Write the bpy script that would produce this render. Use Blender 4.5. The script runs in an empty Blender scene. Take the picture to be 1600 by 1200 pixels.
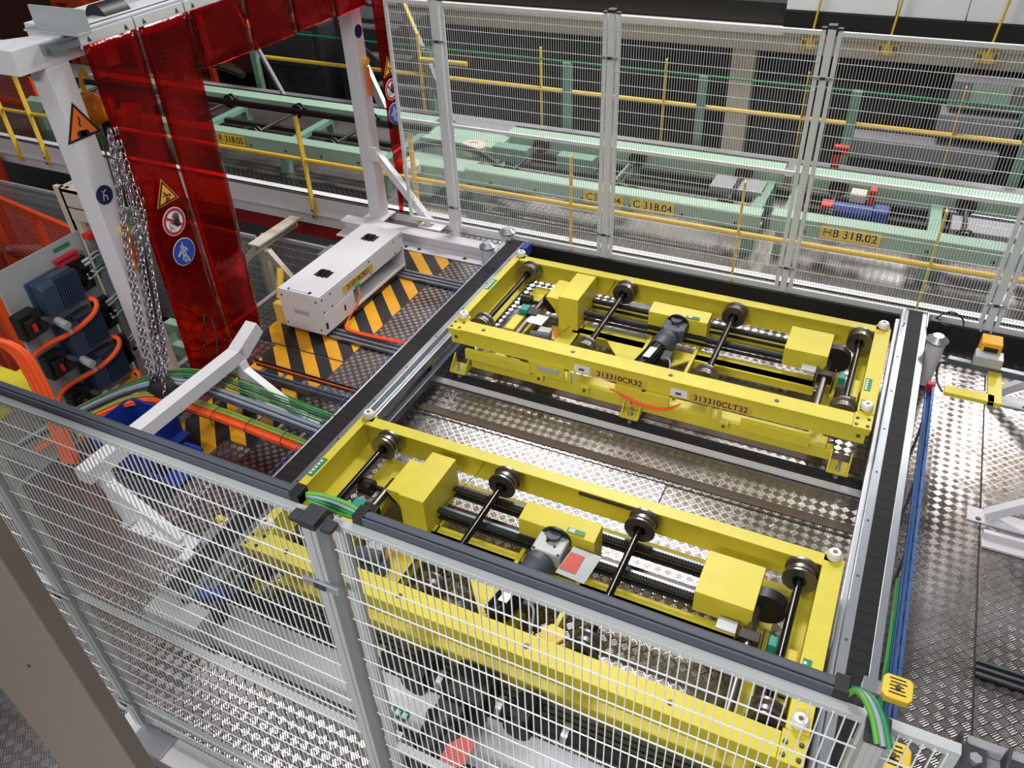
import bpy, bmesh, math, random
from mathutils import Vector, Matrix
random.seed(7)
SC = bpy.context.scene
COL = SC.collection
# ---------------------------------------------------------------- camera
def cam_setup():
    yaw, pit, roll = 0.4794092, 0.656584, -0.04905657
    f = Vector((-math.sin(yaw)*math.cos(pit), math.cos(yaw)*math.cos(pit), -math.sin(pit)))
    r = Vector((math.cos(yaw), math.sin(yaw), 0)); u = r.cross(f)
    r2 = r*math.cos(roll) + u*math.sin(roll); u2 = u*math.cos(roll) - r*math.sin(roll)
    cd = bpy.data.cameras.new('camera'); cam = bpy.data.objects.new('camera', cd); COL.objects.link(cam)
    m = Matrix((r2, u2, -f)).transposed().to_4x4(); m.translation = Vector((0, 0, 3.7))
    cam.matrix_world = m
    cd.sensor_width = 36; cd.lens = 1258.97/1600*36; cd.clip_start = .05; cd.clip_end = 200
    SC.camera = cam
cam_setup()
# ---------------------------------------------------------------- light
W = bpy.data.worlds.new('hall'); SC.world = W; W.use_nodes = True
W.node_tree.nodes['Background'].inputs[0].default_value = (.86, .93, 1, 1)
W.node_tree.nodes['Background'].inputs[1].default_value = .15
def area(x, y, z, sx, sy, p, c=(1, .97, .93), tgt=None):
    l = bpy.data.lights.new('lamp_or_fill', 'AREA'); l.shape = 'RECTANGLE'; l.size = sx; l.size_y = sy; l.energy = p; l.color = c
    o = bpy.data.objects.new('lamp_or_fill', l); COL.objects.link(o); o.location = (x, y, z)
    if tgt: o.rotation_euler = (Vector(tgt)-Vector((x, y, z))).to_track_quat('-Z', 'Y').to_euler()
area(-2.4, 8.8, 8, 2.0, 1.6, 1000)
area(-5.6, 11.8, 8, 3.4, .8, 900)
area(-1.5, 15.2, 8, 1.0, 2.6, 380)
area(2.7, 17.3, 8, 1.7, 4.4, 2000)
area(3.1, 23.5, 8, 2, 3.5, 700)
area(-1.2, -3.4, 5.6, 3, 1, 950)  # added fill for the faces turned to the camera, no ceiling fixture
area(-3.6, 21, 8.2, .9, 4, 90)
area(4.5, -2.2, 6.5, 1.5, 1.5, 120)  # added fill from the right for the column's dark side
area(2.2, -.8, 7.5, 1.0, 3, 100)
area(-3.4, .5, 8, 1.2, 3, 120)
area(.6, 2.7, 8.2, .8, 1.2, 150)
area(-9, -1, 8, 1.5, 2, 240)
SC.view_settings.view_transform = 'Standard'; SC.view_settings.look = 'None'
SC.view_settings.gamma = 1; SC.view_settings.use_curve_mapping = False
SC.view_settings.exposure = -0.8

# ---------------------------------------------------------------- materials
def lin(h):
    return tuple((c/12.92 if c <= .04045 else ((c+.055)/1.055)**2.4) for c in [int(h[i:i+2], 16)/255 for i in (0, 2, 4)])
MT = {}
def mat(name, hx, rough=.5, metal=0., var=.12, nscale=9, bump=0., coat=0.):
    m = bpy.data.materials.new(name); m.use_nodes = True; nt = m.node_tree; n = nt.nodes; L = nt.links
    b = n['Principled BSDF']; c = lin(hx)
    b.inputs['Roughness'].default_value = rough; b.inputs['Metallic'].default_value = metal
    if coat: b.inputs['Coat Weight'].default_value = coat
    g = n.new('ShaderNodeNewGeometry')
    tx = n.new('ShaderNodeTexNoise'); tx.inputs['Scale'].default_value = nscale; tx.inputs['Detail'].default_value = 4
    L.new(g.outputs['Position'], tx.inputs['Vector'])
    mx = n.new('ShaderNodeMix'); mx.data_type = 'RGBA'
    mx.inputs[6].default_value = (*[v*(1-var) for v in c], 1); mx.inputs[7].default_value = (*[min(1, v*(1+var*.6)) for v in c], 1)
    L.new(tx.outputs['Fac'], mx.inputs[0]); L.new(mx.outputs[2], b.inputs['Base Color'])
    if bump:
        bp = n.new('ShaderNodeBump'); bp.inputs['Strength'].default_value = bump; bp.inputs['Distance'].default_value = .002
        L.new(tx.outputs['Fac'], bp.inputs['Height']); L.new(bp.outputs[0], b.inputs['Normal'])
    MT[name] = m
    return m
mat('yellow', 'D6C83C', .42); mat('yellow_rail', 'E0B93A', .45); mat('orange_yellow', 'F2AC1E', .5)
mat('white', 'D6D6DD', .4, 0, .05); mat('white_worn', 'DADAE0', .45, 0, .12, 4); mat('grey_paint', 'A9AEB1', .45, .1); mat('fence_grey', 'B4B9BC', .4, .2)
mat('fence_white', 'DCE0E4', .4, .1); mat('zinc', 'B9BDC4', .35, .8); mat('alu', 'A2A8B0', .3, .85, .1); mat('alu_dark', '6E747C', .35, .8)
mat('steel', '85807D', .34, .9, .12, 20); mat('dark_steel', '3A3634', .35, .7); mat('black', '111113', .45); mat('black_gloss', '0B0B0D', .2)
mat('rubber', '121214', .75, 0, .3); mat('charcoal', '454A56', .5, 0, .08); mat('cap', '2C2E33', .5)
mat('green', '96B5A2', .5); mat('green_dark', '6E9582', .5); mat('orange', 'C8430F', .5); mat('orange_red', 'A22C10', .6)
mat('orange_cable', 'F0581E', .45, 0, .05); mat('green_cable', '1A7F4C', .45); mat('lime_cable', '529C38', .45); mat('grey_cable', '8D95A3', .4); mat('slate_cable', '434B5E', .45)
mat('olive_cable', '9A9A3A', .5); mat('blue', '183488', .4); mat('blue_tray', '365C94', .4, .3); mat('blue_steel', '31405A', .45, .1); mat('blue_wire', '6078C8', .4, .4)
mat('beige', '6E655C', .5, 0, .1, 3); mat('cream', 'C9C0B0', .55); mat('brown', '55463A', .7, 0, .4, 14); mat('dark', '141417', .8); mat('dark_grey', '2E3034', .7)
mat('mid_grey', '8B8B92', .6); mat('red', 'C4222A', .45); mat('red_label', 'C9574F', .55); mat('teal', '17907C', .45); mat('label_green', '158054', .5); mat('label_white', 'E6E6EA', .5)
mat('label_orange', 'F0CC40', .5); mat('label_tan', 'D2AC4A', .5); mat('ink', '1C120C', .6); mat('sign_blue', '1A3F9C', .45); mat('sign_navy', '1C1C50', .4); mat('sign_red', 'B0253A', .45); mat('sign_amber', 'E8A33A', .45); mat('sign_orange', 'E0702A', .45)
mat('nylon', 'E8E6E2', .35, 0, .04); mat('bolt', '6B6860', .35, .8); mat('hoist_yellow', 'D08A1A', .35); mat('chain', 'B8B4BC', .2, .95, .3, 60); mat('glossy_white', 'E8ECF2', .15, 0, .05, 1)
mat('dark_red', '521B12', .7, 0, .3, 2); mat('rust', '5A3A30', .7, 0, .4, 10); mat('lower_grey', '77777A', .7, 0, .3, 2); mat('tape', '9C8AA8', .3, .3)

def n_math(nt, op, a, b=None, clamp=False):
    n = nt.nodes.new('ShaderNodeMath'); n.operation = op; n.use_clamp = clamp
    for i, v in enumerate((a, b)):
        if v is None: continue
        if isinstance(v, (int, float)): n.inputs[i].default_value = v
        else: nt.links.new(v, n.inputs[i])
    return n.outputs[0]
def tread_mat(name, hx, cell=.044, rough=.33, style='bars', metal=1., warm='5c4a40', bstr=.7):
    """diamond tread plate: groups of raised bars, each group turned a quarter against its neighbours"""
    m = bpy.data.materials.new(name); m.use_nodes = True; nt = m.node_tree; L = nt.links; N = nt.nodes
    b = N['Principled BSDF']; g = N.new('ShaderNodeNewGeometry')
    mp = N.new('ShaderNodeMapping'); mp.inputs['Rotation'].default_value = (0, 0, math.radians(45)); mp.inputs['Scale'].default_value = (1/cell,)*3
    L.new(g.outputs['Position'], mp.inputs['Vector'])
    sp = N.new('ShaderNodeSeparateXYZ'); L.new(mp.outputs[0], sp.inputs[0]); u, v = sp.outputs[0], sp.outputs[1]
    M = lambda *a, **k: n_math(nt, *a, **k)
    fu, fv = M('FRACT', u), M('FRACT', v)
    par = M('FLOORED_MODULO', M('ADD', M('FLOOR', u), M('FLOOR', v)), 2.)
    eu = M('ABSOLUTE', M('SUBTRACT', fu, .5)); ev = M('ABSOLUTE', M('SUBTRACT', fv, .5))
    inside = M('MULTIPLY', M('LESS_THAN', eu, .43), M('LESS_THAN', ev, .43))
    nb = 4 if style == 'bars' else 1
    su = M('ABSOLUTE', M('SUBTRACT', M('FRACT', M('MULTIPLY', fu, float(nb))), .5))
    sv = M('ABSOLUTE', M('SUBTRACT', M('FRACT', M('MULTIPLY', fv, float(nb))), .5))
    if style == 'bars':
        st = M('ADD', M('MULTIPLY', par, su), M('MULTIPLY', M('SUBTRACT', 1., par), sv))
        h = M('MULTIPLY', M('SUBTRACT', 1., M('MULTIPLY', st, 2.4), clamp=True), inside)
    else:
        d = M('ADD', eu, ev)
        h = M('MULTIPLY', M('LESS_THAN', d, .42), M('SUBTRACT', 1., M('MULTIPLY', par, .0)))
    bp = N.new('ShaderNodeBump'); bp.inputs['Strength'].default_value = bstr; bp.inputs['Distance'].default_value = .0024
    L.new(h, bp.inputs['Height']); L.new(bp.outputs[0], b.inputs['Normal'])
    tx = N.new('ShaderNodeTexNoise'); tx.inputs['Scale'].default_value = 1.6; tx.inputs['Detail'].default_value = 6; tx.inputs['Roughness'].default_value = .65
    L.new(g.outputs['Position'], tx.inputs['Vector'])
    rp = N.new('ShaderNodeValToRGB'); c = lin(hx); w = lin(warm)
    rp.color_ramp.elements[0].position = .32; rp.color_ramp.elements[0].color = (*w, 1)
    rp.color_ramp.elements[1].position = .62; rp.color_ramp.elements[1].color = (*c, 1)
    L.new(tx.outputs['Fac'], rp.inputs[0])
    mx = N.new('ShaderNodeMix'); mx.data_type = 'RGBA'; mx.inputs[7].default_value = (.72, .7, .7, 1)
    L.new(rp.outputs[0], mx.inputs[6]); L.new(M('MULTIPLY', h, .6), mx.inputs[0]); L.new(mx.outputs[2], b.inputs['Base Color'])
    b.inputs['Metallic'].default_value = metal
    L.new(M('ADD', M('MULTIPLY', tx.outputs['Fac'], .22), rough-.2), b.inputs['Roughness'])
    MT[name] = m
tread_mat('tread', 'aca8a8', warm='8c8078'); tread_mat('tread_bright', 'b9b9bd', rough=.36, warm='9a969a'); tread_mat('tread_dots', '807876', cell=.05, style='dots', rough=.42)
tread_mat('tread_dark', '8e8a8a', cell=.044, rough=.5, warm='746860', bstr=.3)
def stripes_mat():
    m = bpy.data.materials.new('hazard'); m.use_nodes = True; nt = m.node_tree; L = nt.links; N = nt.nodes; b = N['Principled BSDF']
    g = N.new('ShaderNodeNewGeometry'); sp = N.new('ShaderNodeSeparateXYZ'); L.new(g.outputs['Position'], sp.inputs[0])
    t = n_math(nt, 'ADD', n_math(nt, 'MULTIPLY', sp.outputs[0], 1.0), n_math(nt, 'MULTIPLY', sp.outputs[1], 1.0))
    s = n_math(nt, 'LESS_THAN', n_math(nt, 'FRACT', n_math(nt, 'DIVIDE', t, .285)), .5)
    tx = N.new('ShaderNodeTexNoise'); tx.inputs['Scale'].default_value = 14; tx.inputs['Detail'].default_value = 5; L.new(g.outputs['Position'], tx.inputs['Vector'])
    mx = N.new('ShaderNodeMix'); mx.data_type = 'RGBA'; mx.inputs[6].default_value = (*lin('242024'), 1); mx.inputs[7].default_value = (*lin('EDA91F'), 1)
    L.new(s, mx.inputs[0])
    m2 = N.new('ShaderNodeMix'); m2.data_type = 'RGBA'; m2.blend_type = 'MULTIPLY'; m2.inputs[0].default_value = .25
    L.new(mx.outputs[2], m2.inputs[6]); L.new(tx.outputs['Color'], m2.inputs[7]); L.new(m2.outputs[2], b.inputs['Base Color'])
    b.inputs['Roughness'].default_value = .45; MT['hazard'] = m
stripes_mat()
def pvc_mat(name, tr, dif):
    m = bpy.data.materials.new(name); m.use_nodes = True; nt = m.node_tree; L = nt.links; N = nt.nodes
    N.remove(N['Principled BSDF']); out = N['Material Output']
    t = N.new('ShaderNodeBsdfTransparent'); t.inputs[0].default_value = (*tr, 1)
    d = N.new('ShaderNodeBsdfDiffuse'); d.inputs[0].default_value = (*dif, 1)
    gl = N.new('ShaderNodeBsdfGlossy'); gl.inputs['Roughness'].default_value = .12; gl.inputs[0].default_value = (1, .8, .8, 1)
    a = N.new('ShaderNodeMixShader'); a.inputs[0].default_value = .05; L.new(t.outputs[0], a.inputs[1]); L.new(d.outputs[0], a.inputs[2])
    fr = N.new('ShaderNodeFresnel'); fr.inputs[0].default_value = 1.4
    b = N.new('ShaderNodeMixShader'); L.new(n_math(nt, 'MULTIPLY', fr.outputs[0], .6), b.inputs[0]); L.new(a.outputs[0], b.inputs[1]); L.new(gl.outputs[0], b.inputs[2])
    g = N.new('ShaderNodeNewGeometry'); tx = N.new('ShaderNodeTexNoise'); tx.inputs['Scale'].default_value = 5; tx.inputs['Detail'].default_value = 5
    L.new(g.outputs['Position'], tx.inputs['Vector']); bp = N.new('ShaderNodeBump'); bp.inputs['Strength'].default_value = .5; bp.inputs['Distance'].default_value = .02
    L.new(tx.outputs['Fac'], bp.inputs['Height']); L.new(bp.outputs[0], gl.inputs['Normal'])
    L.new(b.outputs[0], out.inputs[0]); MT[name] = m
pvc_mat('red_film', (.80, .05, .045), (.42, .005, .006)); pvc_mat('clear_film', (.96, .95, .93), (.6, .55, .5))
def belt_mat():
    m = bpy.data.materials.new('belt'); m.use_nodes = True; nt = m.node_tree; L = nt.links; N = nt.nodes; b = N['Principled BSDF']
    g = N.new('ShaderNodeNewGeometry'); sp = N.new('ShaderNodeSeparateXYZ'); L.new(g.outputs['Position'], sp.inputs[0])
    wv = n_math(nt, 'MULTIPLY', n_math(nt, 'SINE', n_math(nt, 'MULTIPLY', sp.outputs[0], 150.)), .008)
    f = n_math(nt, 'FRACT', n_math(nt, 'MULTIPLY', n_math(nt, 'ADD', sp.outputs[1], wv), 13.))
    e = n_math(nt, 'LESS_THAN', f, .12)
    mx = N.new('ShaderNodeMix'); mx.data_type = 'RGBA'; mx.inputs[6].default_value = (*lin('17171A'), 1); mx.inputs[7].default_value = (*lin('020203'), 1)
    L.new(e, mx.inputs[0]); L.new(mx.outputs[2], b.inputs['Base Color']); b.inputs['Roughness'].default_value = .6; b.inputs['Specular IOR Level'].default_value = .25
    bp = N.new('ShaderNodeBump'); bp.inputs['Distance'].default_value = .003; bp.invert = True; L.new(e, bp.inputs['Height']); L.new(bp.outputs[0], b.inputs['Normal'])
    MT['belt'] = m
belt_mat()

# ---------------------------------------------------------------- mesh helpers (everything in world coordinates)
class MB:
    def __init__(s): s.v = []; s.f = []; s.sm = []; s.marks = []
    def add(s, vs, fs, smooth=False):
        o = len(s.v); s.v += [tuple(p) for p in vs]; s.f += [tuple(i+o for i in f) for f in fs]; s.sm += [smooth]*len(fs); return s
    def box(s, x0, x1, y0, y1, z0, z1):
        return s.add([(x0,y0,z0),(x1,y0,z0),(x1,y1,z0),(x0,y1,z0),(x0,y0,z1),(x1,y0,z1),(x1,y1,z1),(x0,y1,z1)],
                     [(3,2,1,0),(4,5,6,7),(0,1,5,4),(1,2,6,5),(2,3,7,6),(3,0,4,7)])
    def bar(s, p, q, w, h, up=(0, 0, 1)):
        """box beam from p to q, w wide across, h high along up, centred on the line"""
        p, q = Vector(p), Vector(q); d = (q-p).normalized(); up = Vector(up)
        a = d.cross(up)
        if a.length < 1e-4: a = d.cross(Vector((0, 1, 0)))
        a.normalize(); b = a.cross(d).normalized(); a *= w/2; b *= h/2
        return s.add([p-a-b, p+a-b, p+a+b, p-a+b, q-a-b, q+a-b, q+a+b, q-a+b],
                     [(3,2,1,0),(4,5,6,7),(0,1,5,4),(1,2,6,5),(2,3,7,6),(3,0,4,7)])
    def cyl(s, p, q, r, n=16, r2=None, caps=True):
        return s.lathe(p, q, [(0, r), (1, r if r2 is None else r2)], n, caps)
    def lathe(s, p, q, prof, n=24, caps=True):
        """prof: list of (fraction along p->q, radius)"""
        p, q = Vector(p), Vector(q); d = (q-p); dn = d.normalized()
        a = dn.cross(Vector((0, 0, 1)) if abs(dn.z) < .9 else Vector((1, 0, 0))).normalized(); b = dn.cross(a)
        vs = []; fs = []
        for t, r in prof:
            for i in range(n):
                w = 2*math.pi*i/n; vs.append(p+d*t+a*(r*math.cos(w))+b*(r*math.sin(w)))
        for k in range(len(prof)-1):   # each band keeps its own ring of vertices so that corners stay crisp
            if prof[k] == prof[k+1]: continue
            s.add(vs[k*n:(k+2)*n], [(i, (i+1) % n, (i+1) % n+n, i+n) for i in range(n)], True)
        if caps:
            o = len(vs); s.add([vs[i] for i in range(n)], [tuple(range(n))[::-1]]); s.add([vs[o-n+i] for i in range(n)], [tuple(range(n))])
        return s
    def tube(s, pts, r, n=8, smooth=2, caps=True):
        P = [Vector(p) for p in pts]
        for _ in range(smooth):
            if len(P) < 3: break
            Q = [P[0]]
            for a, b in zip(P, P[1:]): Q += [a*.75+b*.25, a*.25+b*.75]
            Q.append(P[-1]); P = Q
        vs = []; fs = []; up = Vector((0, 0, 1)); pa = None
        for i, p in enumerate(P):
            d = (P[min(i+1, len(P)-1)]-P[max(i-1, 0)]).normalized()
            a = d.cross(up) if pa is None else (pa-d*pa.dot(d))
            if a.length < 1e-3: a = d.cross(Vector((1, 0, 0)))
            a.normalize(); pa = a; b = d.cross(a)
            for k in range(n):
                w = 2*math.pi*k/n; vs.append(p+a*(r*math.cos(w))+b*(r*math.sin(w)))
        for i in range(len(P)-1):
            for k in range(n):
                j = (k+1) % n; fs.append((i*n+k, i*n+j, (i+1)*n+j, (i+1)*n+k))
        s.add(vs, fs, True)
        if caps:
            s.add(vs[:n], [tuple(range(n))[::-1]]); s.add(vs[-n:], [tuple(range(n))])
        return s
    def prism(s, poly, ax, a, b):
        """poly 2D outline swept along axis ax ('x': poly in y,z; 'y': poly in x,z; 'z': poly in x,y)"""
        n = len(poly)
        mk = {'x': lambda t, p: (t, p[0], p[1]), 'y': lambda t, p: (p[0], t, p[1]), 'z': lambda t, p: (p[0], p[1], t)}[ax]
        vs = [mk(a, p) for p in poly]+[mk(b, p) for p in poly]
        return s.add(vs, [tuple(range(n))[::-1], tuple(range(n, 2*n))]+[(i, (i+1) % n, (i+1) % n+n, i+n) for i in range(n)])
    def plate(s, poly, t):
        """planar 3D polygon given thickness t along its normal"""
        P = [Vector(p) for p in poly]; nn = (P[1]-P[0]).cross(P[2]-P[0]).normalized()*t; n = len(P)
        return s.add(P+[p+nn for p in P], [tuple(range(n))[::-1], tuple(range(n, 2*n))]+[(i, (i+1) % n, (i+1) % n+n, i+n) for i in range(n)])
    def each(s, name, m, parent=None):
        """one object per marked piece"""
        k = s.marks+[(len(s.v), len(s.f))]
        for (v0, f0), (v1, f1) in zip(k, k[1:]):
            t = MB(); t.v = s.v[v0:v1]; t.f = [tuple(i-v0 for i in f) for f in s.f[f0:f1]]; t.sm = s.sm[f0:f1]; t.build(name, m, parent)
    def build(s, name, m, parent=None, label=None, bevel=0.):
        if isinstance(parent, Thing): parent = parent.o
        root = parent
        while root is not None and root.parent: root = root.parent
        off = Vector(root['_loc']) if root is not None and '_loc' in root else Vector((0, 0, 0))
        me = bpy.data.meshes.new(name); me.from_pydata([Vector(p)-off for p in s.v], [], s.f)
        bm = bmesh.new(); bm.from_mesh(me); bmesh.ops.recalc_face_normals(bm, faces=bm.faces); bm.to_mesh(me); bm.free()
        me.polygons.foreach_set('use_smooth', s.sm); me.materials.append(MT[m]); me.update()
        o = bpy.data.objects.new(name, me); COL.objects.link(o)
        if parent is not None: o.parent = parent
        if label: o['label'] = label
        if bevel:
            md = o.modifiers.new('b', 'BEVEL'); md.width = bevel; md.segments = 2; md.limit_method = 'ANGLE'; md.harden_normals = False
        return o
def B(*a): return MB().box(*a)
class Thing:
    def __init__(s, name, label, cat, loc, group=None):
        s.o = bpy.data.objects.new(name, None); COL.objects.link(s.o); s.o.location = loc; s.o['_loc'] = list(loc)
        s.o.empty_display_size = .1; s.o['label'] = label; s.o['category'] = cat
        if group: s.o['group'] = group
def single(o, label, cat, group=None):
    o['label'] = label; o['category'] = cat
    if group: o['group'] = group
    return o
def struct(o): o['kind'] = 'structure'; return o
def text(s, size, org, xd, yd, m, parent, name='lettering', ext=.0006, align='CENTER'):
    cu = bpy.data.curves.new(name, 'FONT'); cu.body = s; cu.size = size; cu.align_x = align; cu.align_y = 'CENTER'; cu.extrude = ext; cu.offset = size*.012
    t = bpy.data.objects.new('tmp', cu); COL.objects.link(t)
    dg = bpy.context.evaluated_depsgraph_get(); me = bpy.data.meshes.new_from_object(t.evaluated_get(dg))
    bpy.data.objects.remove(t)
    xd, yd = Vector(xd).normalized(), Vector(yd).normalized(); zd = xd.cross(yd)
    M4 = Matrix((xd, yd, zd)).transposed().to_4x4(); root = parent
    while root.parent: root = root.parent
    off = Vector(root['_loc']) if '_loc' in root else Vector((0, 0, 0))
    M4.translation = Vector(org)-off; me.transform(M4); me.materials.clear(); me.materials.append(MT[m]); me.name = name
    o = bpy.data.objects.new(name, me); COL.objects.link(o); o.parent = parent
    return o
# ---------------------------------------------------------------- the setting
def fl(name, m, x0, x1, y0, y1, z=0, t=.03): return struct(B(x0, x1, y0, y1, z-t, z).build(name, m))
fl('floor', 'tread', -4.78, 5, -2, 6.33)
fl('floor', 'tread_dark', -14, 8, 6.33, 8.55)
fl('floor', 'mid_grey', -14, 8, 8.55, 9.3)
fl('floor', 'lower_grey', -16, 9, -3, 30, -1.9)
fl('floor', 'tread_bright', -2.5, -.84, 3.07, 3.69, .004, .003)
fl('floor', 'tread_dots', -3.56, -3.06, 2.0, 5.85, .004, .003)
fl('floor', 'tread_dots', -12, -4.9, 6.36, 6.75, .004, .003)
for i, a in enumerate([(-4.45, -3.56, 4.0, 5.85), (-4.22, -3.8, 2.62, 3.98), (-3.8, -3.56, 2.9, 3.98)]):
    o = struct(MB().box(*a, .0005, .006).build('floor', 'hazard'))
fl('trim_1', 'brown', -2.72, .29, 3.73, 3.80, .006, .005)
fl('trim_2', 'brown', -2.72, .25, 4.27, 4.42, .006, .005)
fl('trim_3', 'brown', -2.72, .25, 2.1, 2.22, .006, .005)
for i, a in enumerate([(-.842, -.836, 3.07, 3.7), (.948, .956, 2.5, 6.0), (-2.7, .3, 3.690, 3.696)]):
    struct(MB().box(*a, .004, .0075).build('trim_%d' % (4+i), 'ink'))
struct(MB().box(-14, 6, 6.30, 6.34, -.25, .1).box(-14, 6, 6.30, 6.42, .08, .1).box(-14, -4.2, 6.27, 6.30, -.12, -.1).build('trim_7', 'white_worn', bevel=.003))
struct(B(-4.80, -4.76, -2, 6.3, -.3, .002).build('trim_8', 'mid_grey'))
# the dark press hall wall behind the far handrail
wl = struct(B(-16, 9, 11.2, 11.4, -2, .80).build('wall_back', 'dark'))
struct(MB().box(-16, 9, 10.8, 11.2, .72, .98).box(-16, 9, 10.72, 10.8, .93, 1.0).build('trim_9', 'cream', bevel=.01))
struct(MB().box(-16, 9, 11.0, 11.3, 1.0, 1.24).build('trim_10', 'black'))
struct(MB().box(-2.25, -1.95, 10.9, 11.15, -2, .75).build('trim_11', 'cream', bevel=.01))
MBp = MB()
for i in range(9): MBp.box(-1.9+i*.42, -1.9+i*.42+.39, 11.1, 11.2, -1.9, .3+.02*(i % 3))
struct(MBp.build('trim_12', 'dark_grey'))

# ---------------------------------------------------------------- yellow transfer frames
ZT = .44
def wheel(x, yc, z, par, inner=1, kind='wheel'):
    """double flanged steel wheel, axis along y, centred at yc"""
    h = .045
    prof = [(0, .03), (.0, .086), (.14, .086), (.2, .066), (.36, .066), (.38, .074), (.6, .074), (.62, .066), (.78, .066), (.86, .084), (1, .084), (1, .034)]
    w = MB().lathe((x, yc-h, z), (x, yc+h, z), prof, 32, False)
    o = w.build(kind, 'steel', par)
    MB().lathe((x, yc-h-.004, z), (x, yc+h+.004, z), [(0, 0.001), (0, .036), (.3, .04), (.7, .04), (1, .036), (1, .001)], 20, False).build('hub', 'black_gloss', o)
    return o
def bolt(mb, x, y, z, r=.011, h=.006, d=(0, 0, 1)):
    mb.marks.append((len(mb.v), len(mb.f))); p = Vector((x, y, z)); d = Vector(d); mb.cyl(p, p+d*h*.3, r*1.35, 12); mb.cyl(p, p+d*h, r, 6)
def frame(y0, name_label, which):
    Y = lambda a: y0+a
    T = Thing('transfer_frame', name_label, 'conveyor frame', (-1.2, y0+.6, 0), 'yellow transfer frames between the belt conveyors')
    L, R = -2.69, .24
    # front beam : box section with a top lid
    fb = MB().box(L+.11, R-.11, Y(0), Y(.128), ZT-.012, ZT).box(L+.02, R-.02, Y(.012), Y(.115), .305, ZT-.013)
    o = fb.build('front_beam', 'yellow', T, bevel=.002)
    bl = MB()
    for x in (-2.42, -1.72, -1.02, -.33): bolt(bl, x, Y(.06), ZT, .012)
    for x in (-2.63, .18): bolt(bl, x, Y(.011), .36, .01, .006, (0, -1, 0))
    bl.each('bolt', 'bolt', o)
    # corner plates with nylon guide rollers
    for x0, x1, ya, yb in ((L, L+.108, 0, .15), (R-.108, R, 0, .15)):
        cp = MB().box(x0, x1, Y(ya), Y(yb), ZT-.02, ZT-.006).box(x0+.004, x1-.004, Y(ya+.004), Y(yb), ZT-.055, ZT-.02).build('corner_plate', 'yellow', T, bevel=.002)
        b2 = MB()
        for dx, dy in ((.02, .03), (.02, .09), (.085, .03), (.085, .1)): bolt(b2, x0+dx, Y(ya+dy), ZT-.006, .009, .007)
        b2.each('bolt', 'bolt', cp)
    for x, y in ((L+.055, Y(.16)), (R-.05, Y(.19)), (L+.05, Y(1.17)), (R-.055, Y(1.17))):
        MB().box(x-.045, x+.045, y-.035, y+.03, ZT-.015, ZT).build('roller_bracket', 'yellow', T, bevel=.002)
        gr = MB().lathe((x, y, ZT), (x, y, ZT+.045), [(0, .03), (.15, .037), (.7, .037), (1, .028), (1, .012), (.8, .012), (.8, .001)], 24, False).build('guide_roller', 'nylon', T)
        MB().cyl((x, y, ZT+.03), (x, y, ZT+.043), .009, 6).build('screw', 'bolt', gr)
    # rear beam: channel open to the front
    rb = MB().box(L+.06, R-.05, Y(1.10), Y(1.18), ZT-.008, ZT).box(L+.06, R-.05, Y(1.165), Y(1.18), .26, ZT-.008).box(L+.06, R-.05, Y(1.12), Y(1.165), .26, .268)
    rb.box(L+.06, R-.05, Y(1.12), Y(1.13), ZT-.03, ZT-.008)
    rb.build('rear_beam', 'yellow', T, bevel=.0015)
    # end beams
    MB().box(L, L+.055, Y(.15), Y(1.17), ZT-.01, ZT-.001).box(L+.042, L+.052, Y(.13), Y(1.17), .25, ZT-.01).box(L+.04, L+.16, Y(.13), Y(1.17), .25, .258).build('end_beam', 'yellow', T, bevel=.0015)
    MB().box(R-.10, R, Y(.15), Y(1.17), ZT-.01, ZT-.001).box(R-.10, R-.09, Y(.13), Y(1.17), .25, ZT-.01).box(R-.17, R-.09, Y(.13), Y(1.17), .25, .258).build('end_beam', 'yellow', T, bevel=.0015)
    # lower frame
    MB().box(-2.52, .06, Y(.02), Y(.09), .105, .185).box(-2.45, .02, Y(.02), Y(.13), .186, .2).build('lower_beam', 'yellow', T, bevel=.002)
    MB().box(-2.5, .1, Y(1.05), Y(1.12), .105, .18).build('lower_beam', 'yellow', T, bevel=.002)
    for a, b in ((-1.95, -1.3), (-1.02, -.15)):
        MB().box(a, b, Y(.60), Y(.67), .14, .215).box(a, b, Y(.59), Y(.72), .2, .215).build('inner_rail', 'yellow', T, bevel=.002)
    for x in (-2.35, -1.25, -.06):
        MB().box(x-.045, x+.045, Y(.09), Y(1.06), .11, .17).build('cross_member', 'yellow', T, bevel=.002)
    for x, s in ((-1.72, 1), (-.95, -1)):   # triangular gussets around the drive
        MB().prism([(x, Y(.66)), (x+s*.34, Y(.66)), (x+s*.34, Y(.25))], 'z', .2, .215).build('gusset', 'yellow', T)
    for x in (-1.36, -1.0):
        MB().box(x-.012, x+.012, Y(.12), Y(.8), .16, .235).build('drive_cheek', 'yellow', T, bevel=.002)
    if which == 'rear':
        MB().box(-1.38, -1.0, Y(-.012), Y(.02), .2, .3).build('cover_plate', 'yellow', T, bevel=.002)
        MB().box(-2.55, -2.02, Y(-.016), Y(.012), .2, .285).build('cover_plate', 'yellow', T, bevel=.003)
        MB().box(-.52, -.08, Y(-.016), Y(.012), .19, .275).build('cover_plate', 'yellow', T, bevel=.003)
        MB().box(-2.03, -1.76, Y(-.006), Y(.012), .215, .33).build('cover_plate', 'yellow', T, bevel=.003)
        hb = MB().box(-1.96, -1.8, Y(-.022), Y(-.008), .27, .30).build('hinge', 'fence_grey', T)
        for x in (-1.95, -1.60, -1.25, -.62):
            br = MB().box(x-.03, x+.03, Y(-.02), Y(.015), .17, .22).build('bracket', 'yellow', T, bevel=.002)
            MB().cyl((x+.0, Y(-.021), .195), (x, Y(-.03), .195), .012, 6).build('nut', 'bolt', br)
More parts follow.
